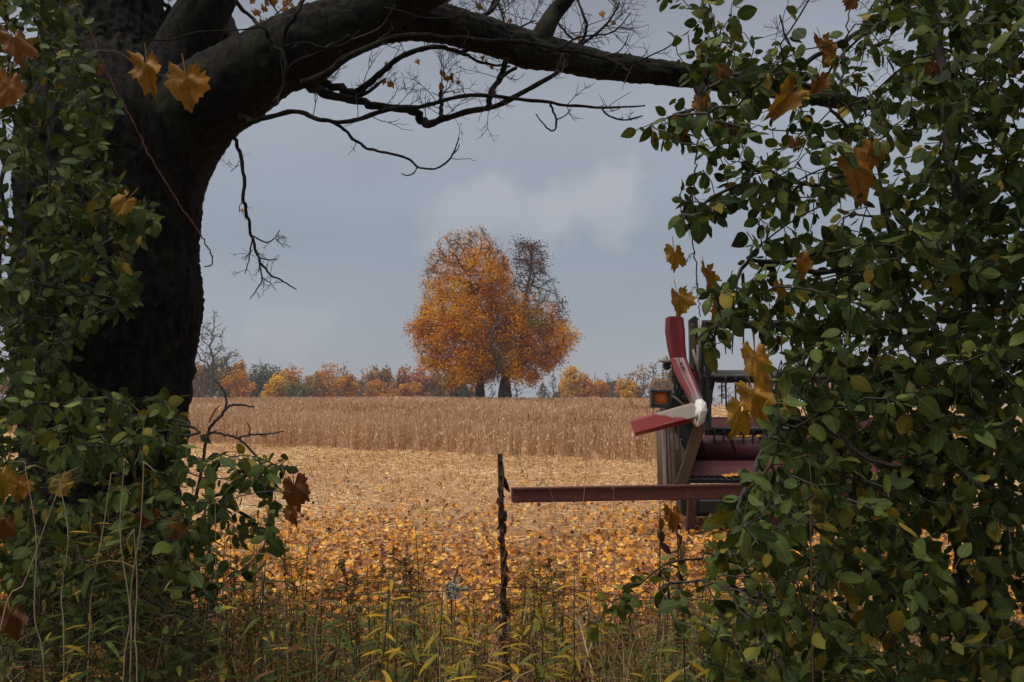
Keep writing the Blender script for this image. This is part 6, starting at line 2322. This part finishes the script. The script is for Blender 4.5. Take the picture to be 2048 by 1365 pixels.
for (a, b, c, d, Y, lab) in stalks:
    tip, foot = at(a, b, Y), at(c, d, Y)
    k = (foot - tip) / max(tip[2] - foot[2], .05)
    gb = foot + k * foot[2]; gb[2] = 0; gb[0] = foot[0] + (gb[0] - foot[0]) * .3
    t = thing('grass_stalk', [gb[0], gb[1], gz(gb[0], gb[1])], lab, 'grass stalk', 'tall grass stalks')
    bend = np.array([tip[0] + rw.uniform(.01, .05) * (1 if a > c else -1), Y - .02, tip[2] + rw.uniform(-.03, .03)])
    P = smooth_path(np.array([gb, foot, foot * .7 + tip * .3 + [rw.normal(0, .012), 0, 0], foot * .35 + tip * .65 + [rw.normal(0, .012), 0, 0], tip * .96 + foot * .04, tip, bend]), 26)
    g = Geo(); tube(g, P, np.linspace(.0026, .0007, len(P)) * (.8 if Y > 3.6 else 1), 5); g.build('culm', MAT['stalk'] if lab.find('dark') < 0 and lab.find('brown') < 0 else MAT['dry_stem'], t)
    if rw.random() < .5:
        g = Geo()
        for q in range(1):
            f = int(rw.uniform(5, 20)); p = P[f]
            dr = unit(np.array([rw.choice([-1, 1]), rw.normal(0, .3), .8]))
            L = rw.uniform(.06, .22)
            u = np.linspace(0, 1, 6)[:, None]
            cl = p + dr * L * u + np.array([dr[0] * .4, 0, -1.0]) * L * u ** 2 * .9
            w = unit(np.cross(dr, [0, 1, .3])) * .0028 * (1 - u ** 1.5 * .95)
            g.add(np.concatenate([cl - w, cl + w]), [(i, i + 1, 7 + i, 6 + i) for i in range(5)], None, .6)
        g.build('blade', MAT['straw'], t)
    if 'seed head' in lab:
        g = Geo()
        for q in range(14):
            p = P[-1 - q // 3]; dr = unit(rw.normal(size=3) + [0, 0, .8]) * rw.uniform(.01, .035)
            tube(g, [p, p + dr], .0008, 3); tube(g, [p + dr, p + dr * 1.35], [.0018, .0004], 4)
        g.build('seed_head', MAT['stalk'], t)

# ---- low grass, one mass
MAT['grass'] = leafy('rough_grass', [(0, (.022, .032, .010)), (.3, (.055, .060, .018)), (.5, (.14, .085, .032)), (.8, (.26, .165, .07)), (1, (.42, .31, .18))], trans=.15, rough=.7, var=.2, nscale=30, spec=.15)


def grass():
    g = Geo()
    n = 14000
    y = rw.uniform(3.0, 7.2, n); x = rw.uniform(-1, 1, n) * (.56 * y + .4)
    keep = (fbm(np.stack([x * 1.6, y * 1.6, 0 * x], 1), 2) + .12 * (y < 4.6)) > .36
    x, y = x[keep], y[keep]; n = len(x)
    h = rw.uniform(.25, .70, n) * np.where(y > 6, .5, 1.0) * np.where(rw.random(n) < .12, 1.5, 1) + np.where(y < 4.8, .22, 0)
    th = rw.uniform(0, 6.28, n)
    d = np.stack([np.cos(th), np.sin(th), 0 * th], 1)
    u = np.linspace(0, 1, 6)
    arch = rw.uniform(.15, 1.1, n)
    base_ = np.stack([x, y, gz(x, y)], 1)
    C = base_[:, None] + (h[:, None] * (u[None] - .45 * arch[:, None] * u[None] ** 3))[..., None] * np.array([0, 0, 1]) + (h * arch * .75)[:, None, None] * (u ** 2.0)[None, :, None] * d[:, None]
    sd = np.stack([-np.sin(th), np.cos(th), .25 + 0 * th], 1)
    w = rw.uniform(.0022, .0052, n)[:, None, None] * (1 - u ** 2 * .97)[None, :, None] * sd[:, None]
    V = np.concatenate([C - w, C + w], 1)
    nv = 12
    Q = np.array([(i, i + 1, 7 + i, 6 + i) for i in range(5)])
    g.add(V.reshape(-1, 3), (Q[None] + (np.arange(n) * nv)[:, None, None]).reshape(-1, 4), None, np.repeat(np.clip(rw.normal(.66, .24, n), 0, 1), nv))
    tag(g.build('rough_grass', MAT['grass']), 'rough dry grass under the weeds along the fence', 'grass', None, 'stuff')
    # tangle of thin dead stems
    g = Geo()
    for q in range(1200):
        Y = rw.uniform(2.9, 6.8); xx = rw.uniform(-1, 1) * (.55 * Y); L = rw.uniform(.25, .62) * (1.45 if rw.random() < .25 else 1)
        v = unit(np.array([rw.normal(0, .45), rw.normal(0, .3), 1]))
        P = [np.array([xx, Y, 0.0])]
        for s in range(5):
            v = unit(v + rw.normal(0, .12, 3)); P.append(P[-1] + v * L / 5)
        tube(g, P, np.linspace(.0022, .0009, 6), 3, rw.random(), cap=False)
        if rw.random() < .6:
            for s in range(4):
                p = P[int(rw.integers(2, 6))]; tube(g, [p, p + unit(rw.normal(size=3) + [0, 0, .6]) * rw.uniform(.04, .12)], .0008, 3, cap=False)
    tag(g.build('dead_weeds', MAT['dry_stem']), 'tangle of thin dead brown stems among the grass', 'weeds', None, 'stuff')


grass()
# two dead sticks of burdock right of centre and a low bramble of dry vines
for i, (px0, py0, px1, py1, Y, lab) in enumerate(((1320, 1010, 1322, 1340, 3.9, 'dark dead weed stalk with dangling dry leaves right of centre'), (1352, 1020, 1350, 1330, 3.9, 'second dark dead weed stalk with dangling leaves, nearer the right shrub'))):
    a, b = at(px0, py0, Y), at(px1, py1, Y); gb = np.array([b[0], Y, 0])
    t = thing('dead_stalk', gb, lab, 'weed', 'dark dead stalks')
    P = smooth_path(np.array([gb, b, (a + b) / 2 + [rw.normal(0, .02), 0, 0], a]), 20)
    g = Geo(); tube(g, P, np.linspace(.006, .0025, 20), 6); g.build('stem', MAT['dry_stem'], t)
    for k in range(16):
        V, Q, uv = leaf_ovate(.25, rw.uniform(.6, 1.4), rw.uniform(.2, .8), rw.uniform(-1, 1), rng=random.Random(i * 50 + k))
        p = P[int(rw.uniform(8, 19))]
        Rm = frame(unit(np.array([rw.normal(0, .5), rw.normal(0, .3), -1])), unit(np.array([rw.normal(0, 1), -1, .2])))
        Geo().add(V @ Rm.T * rw.uniform(.03, .065) + p, Q, None, rw.uniform(0, .45) if k % 4 else .9, uv).build('dried_leaf', MAT['dry_leaf'], t)

# ------------------------------------------------------------------ damp air over the field
hz = bpy.data.materials.new('damp_air')
hz.use_nodes = True
hn = hz.node_tree
hn.nodes.clear()
ho = hn.nodes.new('ShaderNodeOutputMaterial')
hv = hn.nodes.new('ShaderNodeVolumePrincipled')
hv.inputs['Color'].default_value = (.86, .89, .94, 1)
hv.inputs['Density'].default_value = 0.00045
hv.inputs['Anisotropy'].default_value = 0.2
hn.links.new(hv.outputs[0], ho.inputs['Volume'])
g = Geo()
x0, x1, y0, y1, z0, z1 = -3100, 3100, -90, 5200, -9.5, 30
V = [(x, y, z) for x in (x0, x1) for y in (y0, y1) for z in (z0, z1)]
g.add(V, [(0, 1, 3, 2), (4, 6, 7, 5), (0, 4, 5, 1), (2, 3, 7, 6), (0, 2, 6, 4), (1, 5, 7, 3)])
tag(g.build('haze', hz, smooth=False), 'thin damp haze over the field', 'haze', None, 'stuff')
